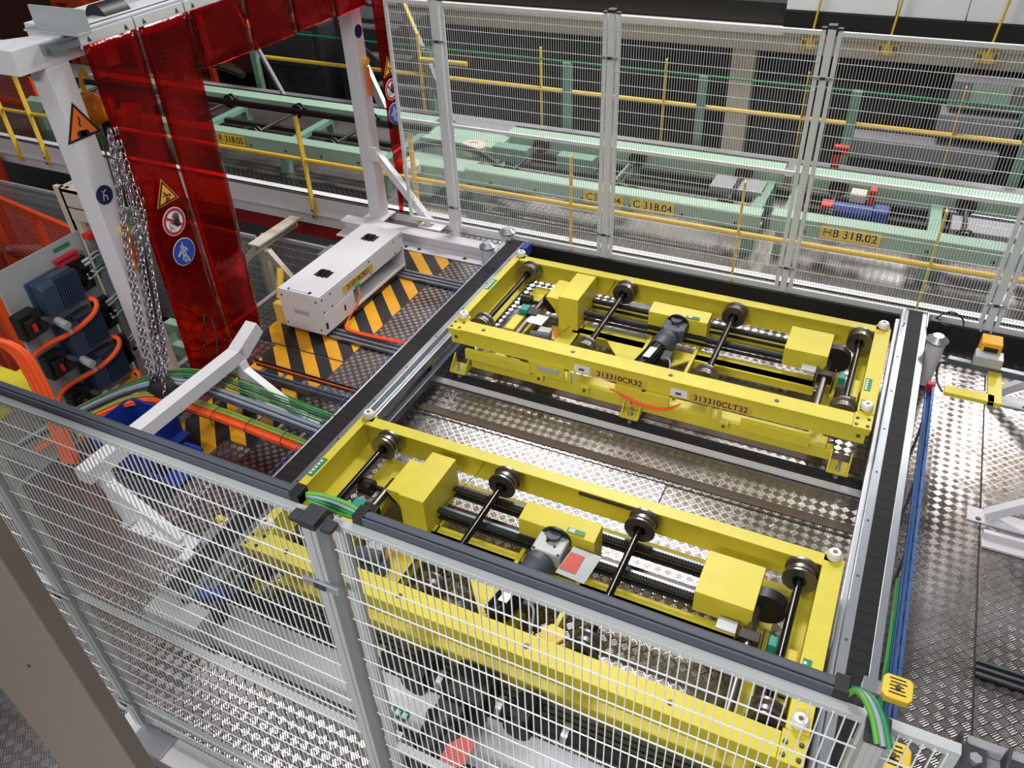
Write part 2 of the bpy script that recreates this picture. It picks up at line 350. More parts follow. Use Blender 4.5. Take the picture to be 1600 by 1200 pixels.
        for x in (-1.72, -1.18, -.73, -.66):
            MB().box(x-.014, x+.014, Y(-.006), Y(.012), .21, .30).build('tab', 'yellow', T)
        cb = MB()
        for k in range(3): cb.tube([(-1.42+.02*k, Y(-.0), .25), (-1.3, Y(-.02-.012*k), .235), (-1.15, Y(-.03-.012*k), .2), (-1.0, Y(-.02-.01*k), .215), (-.92, Y(0.0), .27)], .005, 6)
        cb.build('cable', 'orange_cable', T)
    # feet
    for x in (-2.6, -1.25, .12):
        s = -1 if x > 0 else 1
        ft = MB().box(x-.065, x+.065, Y(-.075), Y(.05), .085, .098).prism([(Y(-.07), .098), (Y(.03), .098), (Y(.03), .2)], 'x', x+.055*1, x+.064).prism([(Y(-.07), .098), (Y(.03), .098), (Y(.03), .2)], 'x', x-.064, x-.055).build('foot_bracket', 'yellow', T, bevel=.0015)
        MB().cyl((x, Y(-.04), .02), (x, Y(-.04), .165), .011, 12).cyl((x, Y(-.04), .098), (x, Y(-.04), .11), .02, 6).cyl((x, Y(-.04), .03), (x, Y(-.04), .042), .02, 6).build('levelling_bolt', 'zinc', ft)
        MB().box(x-.09, x+.09, Y(-.085), Y(.03), .008, .022).build('base_plate', 'alu_dark', ft)
    # axles and wheels
    for x in ((-2.51, -1.685, -.825, .06) if which == 'rear' else (-2.44, -1.622, -.787, .055)):
        MB().cyl((x, Y(.2), .375), (x, Y(1.06), .375), .021, 16).build('axle', 'black_gloss', T)
        for yy in (.205, 1.05): wheel(x, Y(yy), .375, T)
    # guard covers
    def cover(pl, a, b, lab=None): return MB().prism(pl, 'x', a, b).build('guard_cover', 'yellow', T, bevel=.0025)
    cover([(Y(.62), .2), (Y(.62), .49), (Y(1.0), .49), (Y(1.0), .26), (Y(.9), .2)], -2.07, -1.91)
    c2 = MB().box(-2.2, -2.071, Y(.68), Y(.95), .41, .425).prism([(-2.2, .41), (-2.071, .41), (-2.071, .2), (-2.1, .26), (-2.13, .33)], 'y', Y(.68), Y(.69)).build('guard_cover', 'yellow', T)
    MB().box(-2.12, -1.88, Y(.15), Y(.62), .2, .215).box(-1.895, -1.88, Y(.15), Y(.9), .14, .215).build('floor_tray', 'yellow', T, bevel=.002)
    cover([(Y(.79), .19), (Y(.79), .415), (Y(.92), .43), (Y(.92), .19)], -1.41, -.965)
    cover([(Y(.70), .27), (Y(.70), .415), (Y(.98), .425), (Y(.98), .27)], -.40, -.11)
    for x in (-.255,):
        MB().cyl((x+.19, Y(.8), .33), (x+.19, Y(.86), .33), .1, 24).build('sprocket_disc', 'black', T)
    MB().cyl((-2.17, Y(.74), .33), (-2.17, Y(.8), .33), .085, 24).build('sprocket_disc', 'black', T)
    MB().cyl((-1.18, Y(.775), .36), (-1.18, Y(.789), .36), .085, 28).build('sprocket_disc', 'black', T)
    # cross shafts with pillow blocks and sensors
    for x, ya, yb in ((-2.265, .14, .85), (-.1, .14, .84)):
        MB().cyl((x, Y(ya), .31), (x, Y(yb), .31), .024, 18).build('cross_shaft', 'steel', T)
    MB().box(-.15, -.05, Y(.585), Y(.645), .27, .345).box(-.165, -.155, Y(.55), Y(.65), .25, .36).box(-.045, -.035, Y(.53), Y(.66), .24, .36).build('pillow_block', 'dark_steel', T, bevel=.004)
    MB().box(-.26, -.16, Y(.59), Y(.66), .335, .345).build('sensor_plate', 'fence_grey', T)
    MB().box(-2.36, -2.29, Y(.52), Y(.6), .3, .37).build('sensor', 'teal', T, bevel=.004)
    MB().box(-2.29, -2.2, Y(.50), Y(.6), .29, .36).build('sensor_holder', 'dark_steel', T, bevel=.003)
    MB().box(-.01, .03, Y(.6), Y(.66), .28, .34).build('sensor', 'teal', T, bevel=.004)
    MB().box(-2.38, -2.3, Y(.3), Y(.5), .21, .33).build('mounting_block', 'yellow', T, bevel=.006)
    MB().box(.07, .13, Y(.3), Y(.62), .26, .34).build('mounting_block', 'yellow', T, bevel=.006)
    MB().box(.085, .12, Y(.34), Y(.4), .341, .36).build('switch', 'black', T, bevel=.004)
    MB().cyl((-2.44, Y(.75), .3), (-2.36, Y(.75), .3), .05, 18).cyl((-2.36, Y(.78), .28), (-2.2, Y(.78), .28), .016, 12).build('tensioner', 'dark_steel', T)
    MB().box(-2.45, -2.2, Y(.8), Y(1.05), .24, .256).build('bearing_plate', 'yellow', T, bevel=.002)
    # toothed belts running lengthwise, with guide rails
    for yy in (.74, .93):
        tb = MB().box(-1.93, -.2, Y(yy), Y(yy+.03), .30, .309).box(-1.93, -.2, Y(yy), Y(yy+.03), .245, .253)
        n = 110
        for i in range(n):
            x = -1.92+i*(1.7/n); tb.box(x, x+.008, Y(yy)-.006, Y(yy+.03), .300, .315)
        tb.build('toothed_belt', 'rubber', T)
        MB().box(-1.93, -.2, Y(yy+.04), Y(yy+.058), .262, .298).build('guide_rail', 'alu_dark', T)
    MB().box(-1.93, -.2, Y(.82), Y(.87), .225, .24).build('guide_rail', 'dark_steel', T)
    Yg = lambda v: Y(v+.04)
    # gear motor
    gx = -1.185
    g = MB().box(gx-.085, gx+.085, Yg(.6), Yg(.76), .30, .395).build('gearbox', 'charcoal' if which == 'rear' else 'grey_paint', T, bevel=.01)
    gb = MB()
    for dx, dy in ((-.07, .61), (.07, .61), (-.07, .74), (.07, .74), (-.02, .68), (.03, .66)): bolt(gb, gx+dx, Yg(dy), .395, .006, .007)
    gb.each('bolt', 'black', g)
    MB().cyl((gx, Yg(.72), .395), (gx, Yg(.72), .42), .04, 20).build('gearbox_cap', 'charcoal', g)
    MB().lathe((gx-.02, Yg(.6), .32), (gx-.05, Yg(.46), .31), [(0, .08), (.3, .085), (.5, .075), (1, .07)], 24).build('motor_flange', 'charcoal', T)
    mm = MB().lathe((gx-.05, Yg(.47), .31), (gx-.10, Yg(.2), .30), [(0, .055), (0, .06), (1, .06), (1, .05)], 24)
    for i in range(16):
        a = math.pi*2*i/16; mm.bar((gx-.05+.064*math.cos(a), Yg(.46), .31+.064*math.sin(a)), (gx-.098+.064*math.cos(a), Yg(.21), .30+.064*math.sin(a)), .006, .012, (math.cos(a), 0, math.sin(a)))
    mo = mm.build('motor', 'black', T)
    MB().plate([(gx-.1, Yg(.24), .377), (gx-.05, Yg(.24), .377), (gx-.03, Yg(.36), .385), (gx-.08, Yg(.36), .385)], .002).build('rating_label', 'label_white', mo)
    MB().box(gx+.01, gx+.08, Yg(.28), Yg(.4), .28, .36).build('terminal_box', 'black', mo, bevel=.008)
    MB().tube([(gx+.05, Yg(.3), .36), (gx+.1, Yg(.25), .39), (gx+.12, Yg(.15), .33), (gx+.1, Yg(.14), .24)], .007, 8).build('motor_cable', 'grey_cable', mo)
    # brake chunk seen beside the tray
    bt = MB().box(-2.17, -1.98, Y(.14), Y(.34), .215, .3).cyl((-2.15, Y(.28), .32), (-2.0, Y(.3), .32), .045, 18).build('brake_unit', 'charcoal', T, bevel=.008)
    MB().box(-2.12, -2.02, Y(.3), Y(.4), .30, .35).build('brake_cover', 'grey_paint', bt, bevel=.01)
    MB().tube([(-2.15, Y(.5), .25), (-2.05, Y(.47), .3), (-2.0, Y(.42), .3), (-1.98, Y(.36), .3)], .008, 8).build('brake_cable', 'orange_cable', bt)
    # little pull wire and green labels
    MB().tube([(-1.80, Y(1.16), .40), (-1.82, Y(1.08), .34), (-2.0, Y(.55), .23)], .002, 5, 0).build('safety_wire', 'dark_steel', T)
    def gl(x0, x1, ya, yb, z, lab=True):
        o = B(x0, x1, Y(ya), Y(yb), z, z+.001).build('green_label', 'label_green', T)
        m = MB()
        for i in range(5): m.box(x0+.1*(x1-x0), x0+.45*(x1-x0), Y(ya+.1*(yb-ya)+i*.17*(yb-ya)), Y(ya+.2*(yb-ya)+i*.17*(yb-ya)), z+.001, z+.0016)
        m.build('print', 'label_white', o)
    gl(-2.685, -2.645, .58, .74, ZT-.001); gl(-1.13, -1.03, .80, .83, .4265); gl(.15, .19, .38, .52, ZT-.001)
    if which == 'rear': gl(.15, .19, .16, .28, ZT-.001)
    return T
FR = frame(4.19, 'yellow transfer frame farther back, with orange number plates on its front beam', 'rear')
FF = frame(1.92, 'yellow transfer frame in front, seen partly through the near wire fence', 'front')
def beamplate(T, x0, x1, y, z0, z1, s, lx):
    p = B(x0, x1, y-.002, y, z0, z1).build('number_plate', 'label_tan', T)
    text(s, (z1-z0)*.98, ((x0+x1)/2, y-.0022, (z0+z1)/2-.002), (1, 0, 0), (0, 0, 1), 'ink', p)
    q = B(lx, lx+.115, y-.002, y, z0+.004, z1+.002).build('paper_label', 'label_white', T)
    MB().box(lx+.035, lx+.075, y-.003, y-.002, z0+.02, z0+.04).build('print', 'slate_cable', q)
beamplate(FR, -1.56, -1.16, 4.202, .312, .375, '313310CR32', -1.69)
beamplate(FR, -.87, -.46, 4.202, .312, .375, '313310CLT32', -1.0)
# front frame extras
MB().plate([(-1.10, 2.50, .345), (-.94, 2.50, .33), (-.91, 2.68, .36), (-1.07, 2.68, .37)], .004).build('document_bag', 'fence_grey', FF)
MB().plate([(-1.09, 2.53, .356), (-1.0, 2.53, .345), (-.99, 2.64, .366), (-1.07, 2.64, .371)], .003).build('red_card', 'red_label', FF)
MB().box(-1.2, -.85, 3.071, 3.083, .345, .365).build('steel_strip', 'steel', FF)
MB().plate([(-2.26, 4.62, .33), (-2.12, 4.60, .34), (-2.10, 4.70, .36), (-2.24, 4.72, .35)], .003).build('paper_tag', 'label_white', FR)
MB().prism([(-1.02, 2.12), (-.94, 2.12), (-.91, 2.17), (-.92, 2.22), (-1.0, 2.23), (-1.04, 2.18)], 'z', .27, .31).build('safety_switch', 'label_orange', FF, bevel=.006)

# ---------------------------------------------------------------- belt conveyors
def conveyor(x0, x1, ya, yb, inner, label, name='belt_conveyor'):
    T = Thing(name, label, 'conveyor', ((x0+x1)/2, (ya+yb)/2, 0))
    w = .012; zt = .3
    MB().box(x0+w, x1-w, ya+.03, yb-.03, zt-.012, zt-.004).build('belt', 'belt', T)
    for a, b in ((x0-.004, x0+w), (x1-w, x1+.03)) if inner > 0 else ((x0-.035, x0+w), (x1-w, x1+.03)):
        MB().box(a, b, ya, yb, zt-.10, zt).box(a-.004, b+.004, ya, yb, zt-.062, zt-.05).build('side_rail', 'alu', T, bevel=.002)
    xi = x1+.032 if inner > 0 else x0-.037
    s = 1 if inner > 0 else -1
    if s > 0: MB().box(xi, xi+.05, ya+.1, yb-.1, .20, .265).box(xi+.02, xi+.03, ya+.1, yb-.1, .265, .272).build('extrusion', 'alu', T, bevel=.003)
    if s > 0: MB().box(xi+.05, xi+.09, ya+.2, yb-.2, .10, .16).build('extrusion', 'alu_dark', T, bevel=.003)
    else:
        MB().box(xi-.03, xi, ya+.1, yb-.1, .2, .262).build('extrusion', 'zinc', T, bevel=.003)
    sc = MB(); y = ya+.12
    while y < yb: bolt(sc, (x1 if s > 0 else x0)+s*.012, y, zt, .006, .004); y += .42
    sc.each('screw', 'bolt', T)
    for y0, y1 in ((ya, ya+.012), (yb-.012, yb)):
        MB().box(x0-.012, x1+.03, y0, y1, zt-.11, zt+.012).build('end_plate', 'zinc', T, bevel=.003)
    for xx in (x0-.012, x1+.018):
        MB().box(xx, xx+.012, yb-.22, yb, zt-.11, zt+.012).build('end_cheek', 'zinc', T, bevel=.003)
    y = ya+.25
    while y < yb:
        MB().box(x0+.02, x1-.02, y-.03, y+.03, .01, zt-.1).box(x0-.02, x1+.03, y-.04, y+.04, 0, .012).build('leg', 'alu_dark', T); y += 1.15
    return T
CL = conveyor(-2.99, -2.83, 1.58, 5.84, 1, 'black belt conveyor running along the left ends of both yellow frames')
CR = conveyor(.335, .455, 1.35, 5.92, -1, 'black belt conveyor running along the right ends of both yellow frames')
MB().box(-3.0, -2.66, 1.46, 1.60, .06, .27).build('drive_bracket', 'grey_paint', CL, bevel=.004)
MB().cyl((-2.80, 1.66, .25), (-2.68, 1.72, .25), .035, 16).build('air_fitting', 'blue', CL)
MB().cyl((-2.79, 5.70, .30), (-2.70, 5.62, .33), .025, 12).box(-2.78, -2.72, 5.62, 5.74, .3, .36).build('air_fitting', 'blue', CL)
# ---------------------------------------------------------------- wire fences
def mesh_panel(x0, x1, y, z0, z1, label, group, paint, px, pz, wr, mids, fr=.03, wirem=None, fside=-1):
    T = Thing('wire_fence', label, 'wire fence', ((x0+x1)/2, y, z0), group)
    fh = .02 if px > .022 else fr
    f = MB().box(x0, x1, y-.012, y+.012, z1-fh, z1).box(x0, x1, y-.012, y+.012, z0, z0+fh)
    f.box(x0, x0+fr, y-.012, y+.012, z0+fh, z1-fh).box(x1-fr, x1, y-.012, y+.012, z0+fh, z1-fh)
    f.build('panel_frame', paint, T, bevel=.002)
    for z in mids: MB().box(x0+fr, x1-fr, y-.013, y+.011, z-.014, z+.014).build('mid_rail', paint, T, bevel=.002)
    w = MB(); yw = y+fside*.014; n = round((x1-x0)/px)
    for i in range(1, n):
        x = x0+(x1-x0)*i/n; w.box(x-wr, x+wr, yw-wr, yw+wr, z0+.004, z1-.010 if px > .022 else z1-.004)
    m = round((z1-z0)/pz)
    for k in range(1, m):
        z = z0+(z1-z0)*k/m; w.box(x0, x1, yw+fside*2*wr-wr, yw+fside*2*wr+wr, z-wr, z+wr)
    w.build('wire_mesh', 'fence_white' if wirem else paint, T)
    return T
def fence_post(x, y, z0, z1, label, group, paint, w=.05, d=.05, clips=(), caps=True):
    T = Thing('fence_post', label, 'fence post', (x, y, z0), group)
    MB().box(x-w/2, x+w/2, y-d/2, y+d/2, z0, z1).box(x-w*.18, x+w*.18, y-d/2-.003, y-d/2, z0, z1).build('post', paint, T, bevel=.003)
    cp = MB().box(x-w/2-.004, x+w/2+.004, y-d/2-.005, y+d/2+.005, z1-.005, z1+.022)
    if caps: cp.box(x-w/2-.044, x-w/2-.01, y-.022, y+.016, z1-.012, z1+.004).box(x+w/2+.01, x+w/2+.044, y-.022, y+.016, z1-.012, z1+.004)
    cp.build('post_cap', 'cap', T, bevel=.004)
    for z in clips:
        c = MB().box(x-w/2-.035, x+w/2+.035, y-d/2-.014, y-d/2-.004, z-.012, z+.012).build('clip', 'zinc', T, bevel=.002)
        MB().box(x-.018, x+.018, y-d/2-.017, y-d/2-.014, z-.009, z+.009).build('clip_recess', 'cap', c)
    MB().box(x-.06, x+.06, y-.05, y+.05, z0, z0+.008).build('foot_plate', paint, T)
    return T
FY = 6.03
RP = [(-3.66, 'leftmost rear fence post beside the white gantry brace'), (-2.15, 'rear fence post behind the left half of the far yellow frame'),
      (-.60, 'rear fence post behind the right half of the far yellow frame'), (.90, 'rear fence post above the yellow switch at the right edge')]
for x, l in RP: fence_post(x, FY, 0, 2.22, l, None, 'fence_white', .05, .05, (.42, 1.9))
RN = [(-4.16, -3.69, 'narrow rear fence panel between red curtain and first post'), (-3.62, -2.19, 'rear wire fence panel behind the left belt conveyor end'),
      (-2.11, -.64, 'rear wire fence panel in front of the two C318 number plates'), (-.56, .86, 'rear wire fence panel in front of the HB 318.02 plate'), (.94, 2.4, 'rear wire fence panel cut off by the right edge')]
for a, b, l in RN: mesh_panel(a, b, FY, .21, 2.2, l, None, 'fence_white', .0205, .1, .0016, (1.19,))
struct(MB().box(-3.02, 5, 5.97, 6.0, .0, .2).build('baseboard_back', 'black'))
NY = 1.055
def npanel(x0, x1, l, fr=.035): mesh_panel(x0, x1, NY, .12, 2.185, l, None, 'fence_grey', .0225, .1, .0015, (1.09,), fr, 'fence_grey')
npanel(-4.15, -2.69, 'near wire fence panel left of the corner post, mostly hidden by the brown column')
npanel(-2.60, -1.150, 'near wire fence panel between the corner post and the centre near post')
npanel(-1.085, .235, 'near wire fence panel in front of the near yellow frame')
npanel(.245, .375, 'narrow near wire fence panel right of the right near post', .02)
fence_post(-1.118, 1.025, 0, 2.2, 'near fence post with black caps at lower centre', None, 'grey_paint', .045, .055, (1.98, .3))
fence_post(.225, 1.02, 0, 2.19, 'near fence post under the green cable loop at lower right', None, 'grey_paint', .036, .046, (.3,), False)
fence_post(-2.645, NY, 0, 2.2, 'near fence corner post beside the brown column', None, 'fence_grey', .07, .06, (1.1, .3))
def duct(x0, x1, label):
    T = Thing('cable_duct', label, 'cable duct', ((x0+x1)/2, NY+.03, 2.19))
    MB().box(x0, x1, NY+.013, NY+.050, 2.175, 2.203).build('body', 'charcoal', T, bevel=.002)
    MB().box(x0, x1, NY+.024, NY+.042, 2.203, 2.209).box(x0, x1, NY+.012, NY+.018, 2.198, 2.210).build('lid', 'charcoal', T, bevel=.002)
    for x in (x0, x1-.03): MB().box(x, x+.03, NY+.01, NY+.055, 2.17, 2.212).build('end_cap', 'black', T, bevel=.003)
duct(-2.75, -1.20, 'dark grey cable duct on top of the near fence, left section')
duct(-1.03, .165, 'dark grey cable duct on top of the near fence, right section')
T = Thing('cable_bundle', 'green and grey cables crossing behind the near centre post', 'cable bundle', (-1.12, 1.13, 2.17))
for i, c in enumerate(['lime_cable', 'grey_cable', 'green_cable', 'lime_cable']):
    MB().tube([(-1.215, NY+.04, 2.19-.006*i), (-1.16, NY+.055-.004*i, 2.195-.01*i), (-1.08, NY+.06-.005*i, 2.19-.012*i), (-1.02, NY+.045, 2.19-.007*i)], .0055, 8).build('cable', c, T)
T = Thing('cable_bundle', 'two green cables and a grey one looping over the right near post', 'cable bundle', (.2, 1.05, 2.15))
for i, c in enumerate(['lime_cable', 'grey_cable', 'green_cable']):
    MB().tube([(.16, NY+.02+.01*i, 2.19), (.175+.011*i, NY+.02, 2.23), (.205+.011*i, NY-.03, 2.24), (.225+.011*i, NY-.075, 2.215)], .006, 8).build('cable', c, T)
MB_ = Thing('guard_box', 'grey sheet metal guard at the lower right corner with black bolt brackets', 'machine guard', (.9, 1.1, 0))
MB().box(.40, 1.5, .80, 1.119, 1.9, 2.1).box(.40, 1.5, 1.12, 1.14, .0, 2.12).build('guard_sheet', 'mid_grey', MB_, bevel=.004)
for x in (.385, .47):
    b = MB().prism([(NY-.02, 2.1), (NY+.07, 2.1), (NY+.06, 2.16), (NY+.03, 2.13), (NY-.0, 2.13)], 'x', x-.006, x+.0).box(x, x+.05, NY+.0, NY+.06, 2.11, 2.12).build('bracket', 'cap', MB_)
    MB().cyl((x+.028, NY+.03, 2.12), (x+.028, NY+.03, 2.132), .012, 6).build('bolt', 'zinc', b)
# yellow safety switches on the right
for i, (x, y, z, l) in enumerate([(.53, 2.38, .5, 'yellow safety switch on a small grey bracket above the blue cable tray'), (.47, 1.80, .9, 'yellow safety switch seen through the near fence at lower right')]):
    T = Thing('safety_switch', l, 'safety switch', (x, y, z))
    MB().prism([(x-.045, y-.06), (x+.045, y-.06), (x+.06, y-.04), (x+.06, y+.04), (x+.045, y+.06), (x-.045, y+.06), (x-.06, y+.04), (x-.06, y-.04)], 'z', z, z+.04).build('body', 'label_orange', T, bevel=.005)
    pm = MB()
    for k in range(5): pm.box(x-.035+.004*(k % 2), x+.035-.006*(k % 3), y-.035+.018*k, y-.028+.018*k, z+.04, z+.0406)
    pm.build('print', 'ink', T)
    MB().cyl((x, y, z+.04), (x, y, z+.046), .012, 12).build('screw', 'bolt', T)
    MB().box(x-.13, x-.03, y-.035, y+.035, z-.02, z-.002).box(x-.13, x-.115, y-.03, y+.03, .29 if z < .6 else .3, z-.02).build('bracket', 'alu', T)

# brown column close to the camera
colm = Thing('steel_column', 'brown painted steel column close up at the lower left corner', 'column', (-1.95, .72, 0))
MB().box(-2.52, -1.865, .64, .70, 0, 2.6).build('column', 'beige', colm, bevel=.006)
MB().cyl((-2.14, .641, 1.45), (-2.14, .637, 1.45), .006, 10).build('hole', 'black', colm)

# ---------------------------------------------------------------- white gantry with red strip curtains
G = Thing('gantry', 'white steel gantry on two legs carrying the red strip curtains', 'gantry', (-4.58, 4.6, 0))
MB().box(-4.66, -4.50, 3.09, 3.25, 0, 2.42).build('leg', 'white', G, bevel=.004)
MB().box(-4.69, -4.55, 6.08, 6.22, .1, 3.0).build('leg', 'white', G, bevel=.004)
MB().box(-4.74, -4.5, 6.03, 6.27, .1, .115).build('foot_plate', 'white', G, bevel=.002)
MB().bar((-4.56, 6.14, .80), (-4.0, 6.14, .12), .07, .07).box(-4.12, -3.86, 6.06, 6.2, .101, .113).build('brace', 'white', G, bevel=.003)
MB().box(-4.60, -4.48, 6.06, 6.075, .72, .86).build('gusset', 'white', G, bevel=.002)
MB().box(-4.68, -4.50, 2.92, 6.4, 2.42, 2.56).box(-4.66, -4.52, 3.25, 6.4, 2.565, 2.575).build('top_beam', 'white', G, bevel=.006)
MB().box(-5.25, -4.68, 2.93, 3.08, 2.42, 2.56).build('top_beam', 'white', G, bevel=.006)
MB().prism([(-4.69, 3.08), (-5.05, 3.08), (-4.69, 3.5)], 'z', 2.50, 2.515).build('gusset', 'white', G)
MB().box(-4.80, -4.34, 3.33, 3.342, 2.575, 2.69).box(-4.80, -4.34, 3.25, 3.342, 2.562, 2.576).build('angle_piece', 'fence_grey', G, bevel=.002)
MB().bar((-4.95, 3.4, 2.50), (-4.95, 6.3, 2.50), .1, .12).build('rear_beam', 'white', G, bevel=.004)
MB().lathe((-4.62, 3.62, 2.55), (-4.62, 3.82, 2.55), [(0, .03), (0, .09), (1, .09), (1, .03)], 20).build('trolley', 'black', G)
MB().box(-4.50, -4.46, 3.10, 6.4, 2.49, 2.55).box(-4.49, -4.44, 3.12, 3.32, 2.495, 2.53).build('curtain_rail', 'alu', G, bevel=.003)
for i in range(7):
    y0 = 3.32+i*.425
    c = MB().box(-4.455, -4.44, y0, y0+.41, 2.47, 2.55).build('clamp_strip', 'fence_white', G, bevel=.002)
    m = MB()
    for q in (.05, .33): m.prism([(y0+q, 2.50), (y0+q+.03, 2.50), (y0+q+.012, 2.53)], 'x', -4.4395, -4.438)
    m.build('print', 'slate_cable', c)
def strip(y0t, y1t, y0b, y1b, zt, zb, m='red_film', x=-4.43, amp=.012, name='strip', par=None, ph=0.):
    """one hanging film strip with thickness and a gentle wave"""
    ny, nz = 8, 36; V = []; F = []
    for s in (0, 1):
        for k in range(nz+1):
            t = k/nz; z = zt+(zb-zt)*t
            for i in range(ny+1):
                a = i/ny; y = (y0t+(y1t-y0t)*a)*(1-t)+(y0b+(y1b-y0b)*a)*t
                xx = x+amp*min(1, t*3)*math.sin(3.1*a+5*t+ph)+amp*.6*math.sin(11*t+2*a+ph)*t+(.0015 if s else 0)
                V.append((xx, y, z))
    o = (ny+1)*(nz+1)
    for k in range(nz):
        for i in range(ny):
            a = k*(ny+1)+i; q = (a, a+1, a+ny+2, a+ny+1); F += [q, tuple(o+j for j in q[::-1])]
    for k in range(nz):
        for i in (0, ny):
            a = k*(ny+1)+i; F.append((a, a+ny+1, o+a+ny+1, o+a))
    for i in range(ny):
        for k in (0, nz):
            a = k*(ny+1)+i; F.append((a, o+a, o+a+1, a+1))
    mb = MB(); mb.add(V, F, True); return mb.build(name, m, par)
SC1 = Thing('strip_curtain', 'long red see-through strip curtain hanging to the floor beside the left gantry leg', 'strip curtain', (-4.43, 3.7, 2.49), 'red strip curtains of the gantry')
strip(3.32, 3.725, 3.30, 3.72, 2.49, .02, par=SC1)
strip(3.742, 4.17, 3.735, 4.06, 2.49, .04, par=SC1, ph=1.2)
strip(3.728, 3.739, 3.722, 3.732, 2.49, .05, 'clear_film', par=SC1, name='joint', amp=.004)
SC2 = Thing('strip_curtain', 'short red see-through strip curtain under the top of the gantry', 'strip curtain', (-4.43, 5.1, 2.49), 'red strip curtains of the gantry')
ys = [4.18, 4.70, 5.2, 5.7, 6.2]
for i in range(4):
    strip(ys[i]+.004, ys[i+1]-.006, ys[i]+.004, ys[i+1]-.006, 2.49, 2.11-.01*(i % 2), par=SC2, amp=.006, ph=i*.9)
    strip(ys[i+1]-.005, ys[i+1]+.003, ys[i+1]-.005, ys[i+1]+.003, 2.49, 2.13, 'clear_film', par=SC2, name='joint', amp=.003)
SC3 = Thing('strip_curtain', 'narrow red see-through strip curtain hanging at the right gantry leg', 'strip curtain', (-4.3, 6.3, 2.49), 'red strip curtains of the gantry')
strip(6.21, 6.46, 6.24, 6.44, 2.9, .75, par=SC3, x=-4.42, amp=.004)
strip(6.24, 6.44, 6.23, 6.28, .75, .12, par=SC3, x=-4.42, amp=.004)
# safety signs
def ring(c, r0, r1, x, m, par, name, n=36, a0=0, sx=1.):
    P = []
    cy, cz = c
    mb = MB(); V = []
    for i in range(n):
        w = 2*math.pi*i/n
        for r in (r0, r1): V.append((x, cy+r*sx*math.cos(w), cz+r*math.sin(w)))
    for i in range(n): V2 = None
    off = len(V); V += [(x+.0015, p[1], p[2]) for p in V]
    F = []
    for i in range(n):
        j = (i+1) % n; F += [(2*i, 2*i+1, 2*j+1, 2*j), (off+2*i, off+2*j, off+2*j+1, off+2*i+1), (2*i+1, off+2*i+1, off+2*j+1, 2*j+1)]
        if r0 > 0: F.append((2*i, 2*j, off+2*j, off+2*i))
    return mb.add(V, F).build(name, m, par)
def disc(c, r, x, m, par, name): 
    return MB().cyl((x, c[0], c[1]), (x+.0015, c[0], c[1]), r, 36).build(name, m, par)
def tri(c, r, x, m, par, name):
    P = [(c[0]+r*math.sin(w), c[1]+r*math.cos(w)) for w in (0, math.radians(120), math.radians(240))]
    return MB().prism(P, 'x', x, x+.0015).build(name, m, par)
def yz(par, x, c, pts, r, m, name, scale=1.):
    """stroke drawing on a sign (y,z pairs around centre)"""
    mb = MB()
    for pl in pts:
        for a, b in zip(pl, pl[1:]):
            mb.bar((x+.001, c[0]+a[0]*scale, c[1]+a[1]*scale), (x+.001, c[0]+b[0]*scale, c[1]+b[1]*scale), r*2, .0016, (1, 0, 0))
    return mb.build(name, m, par)
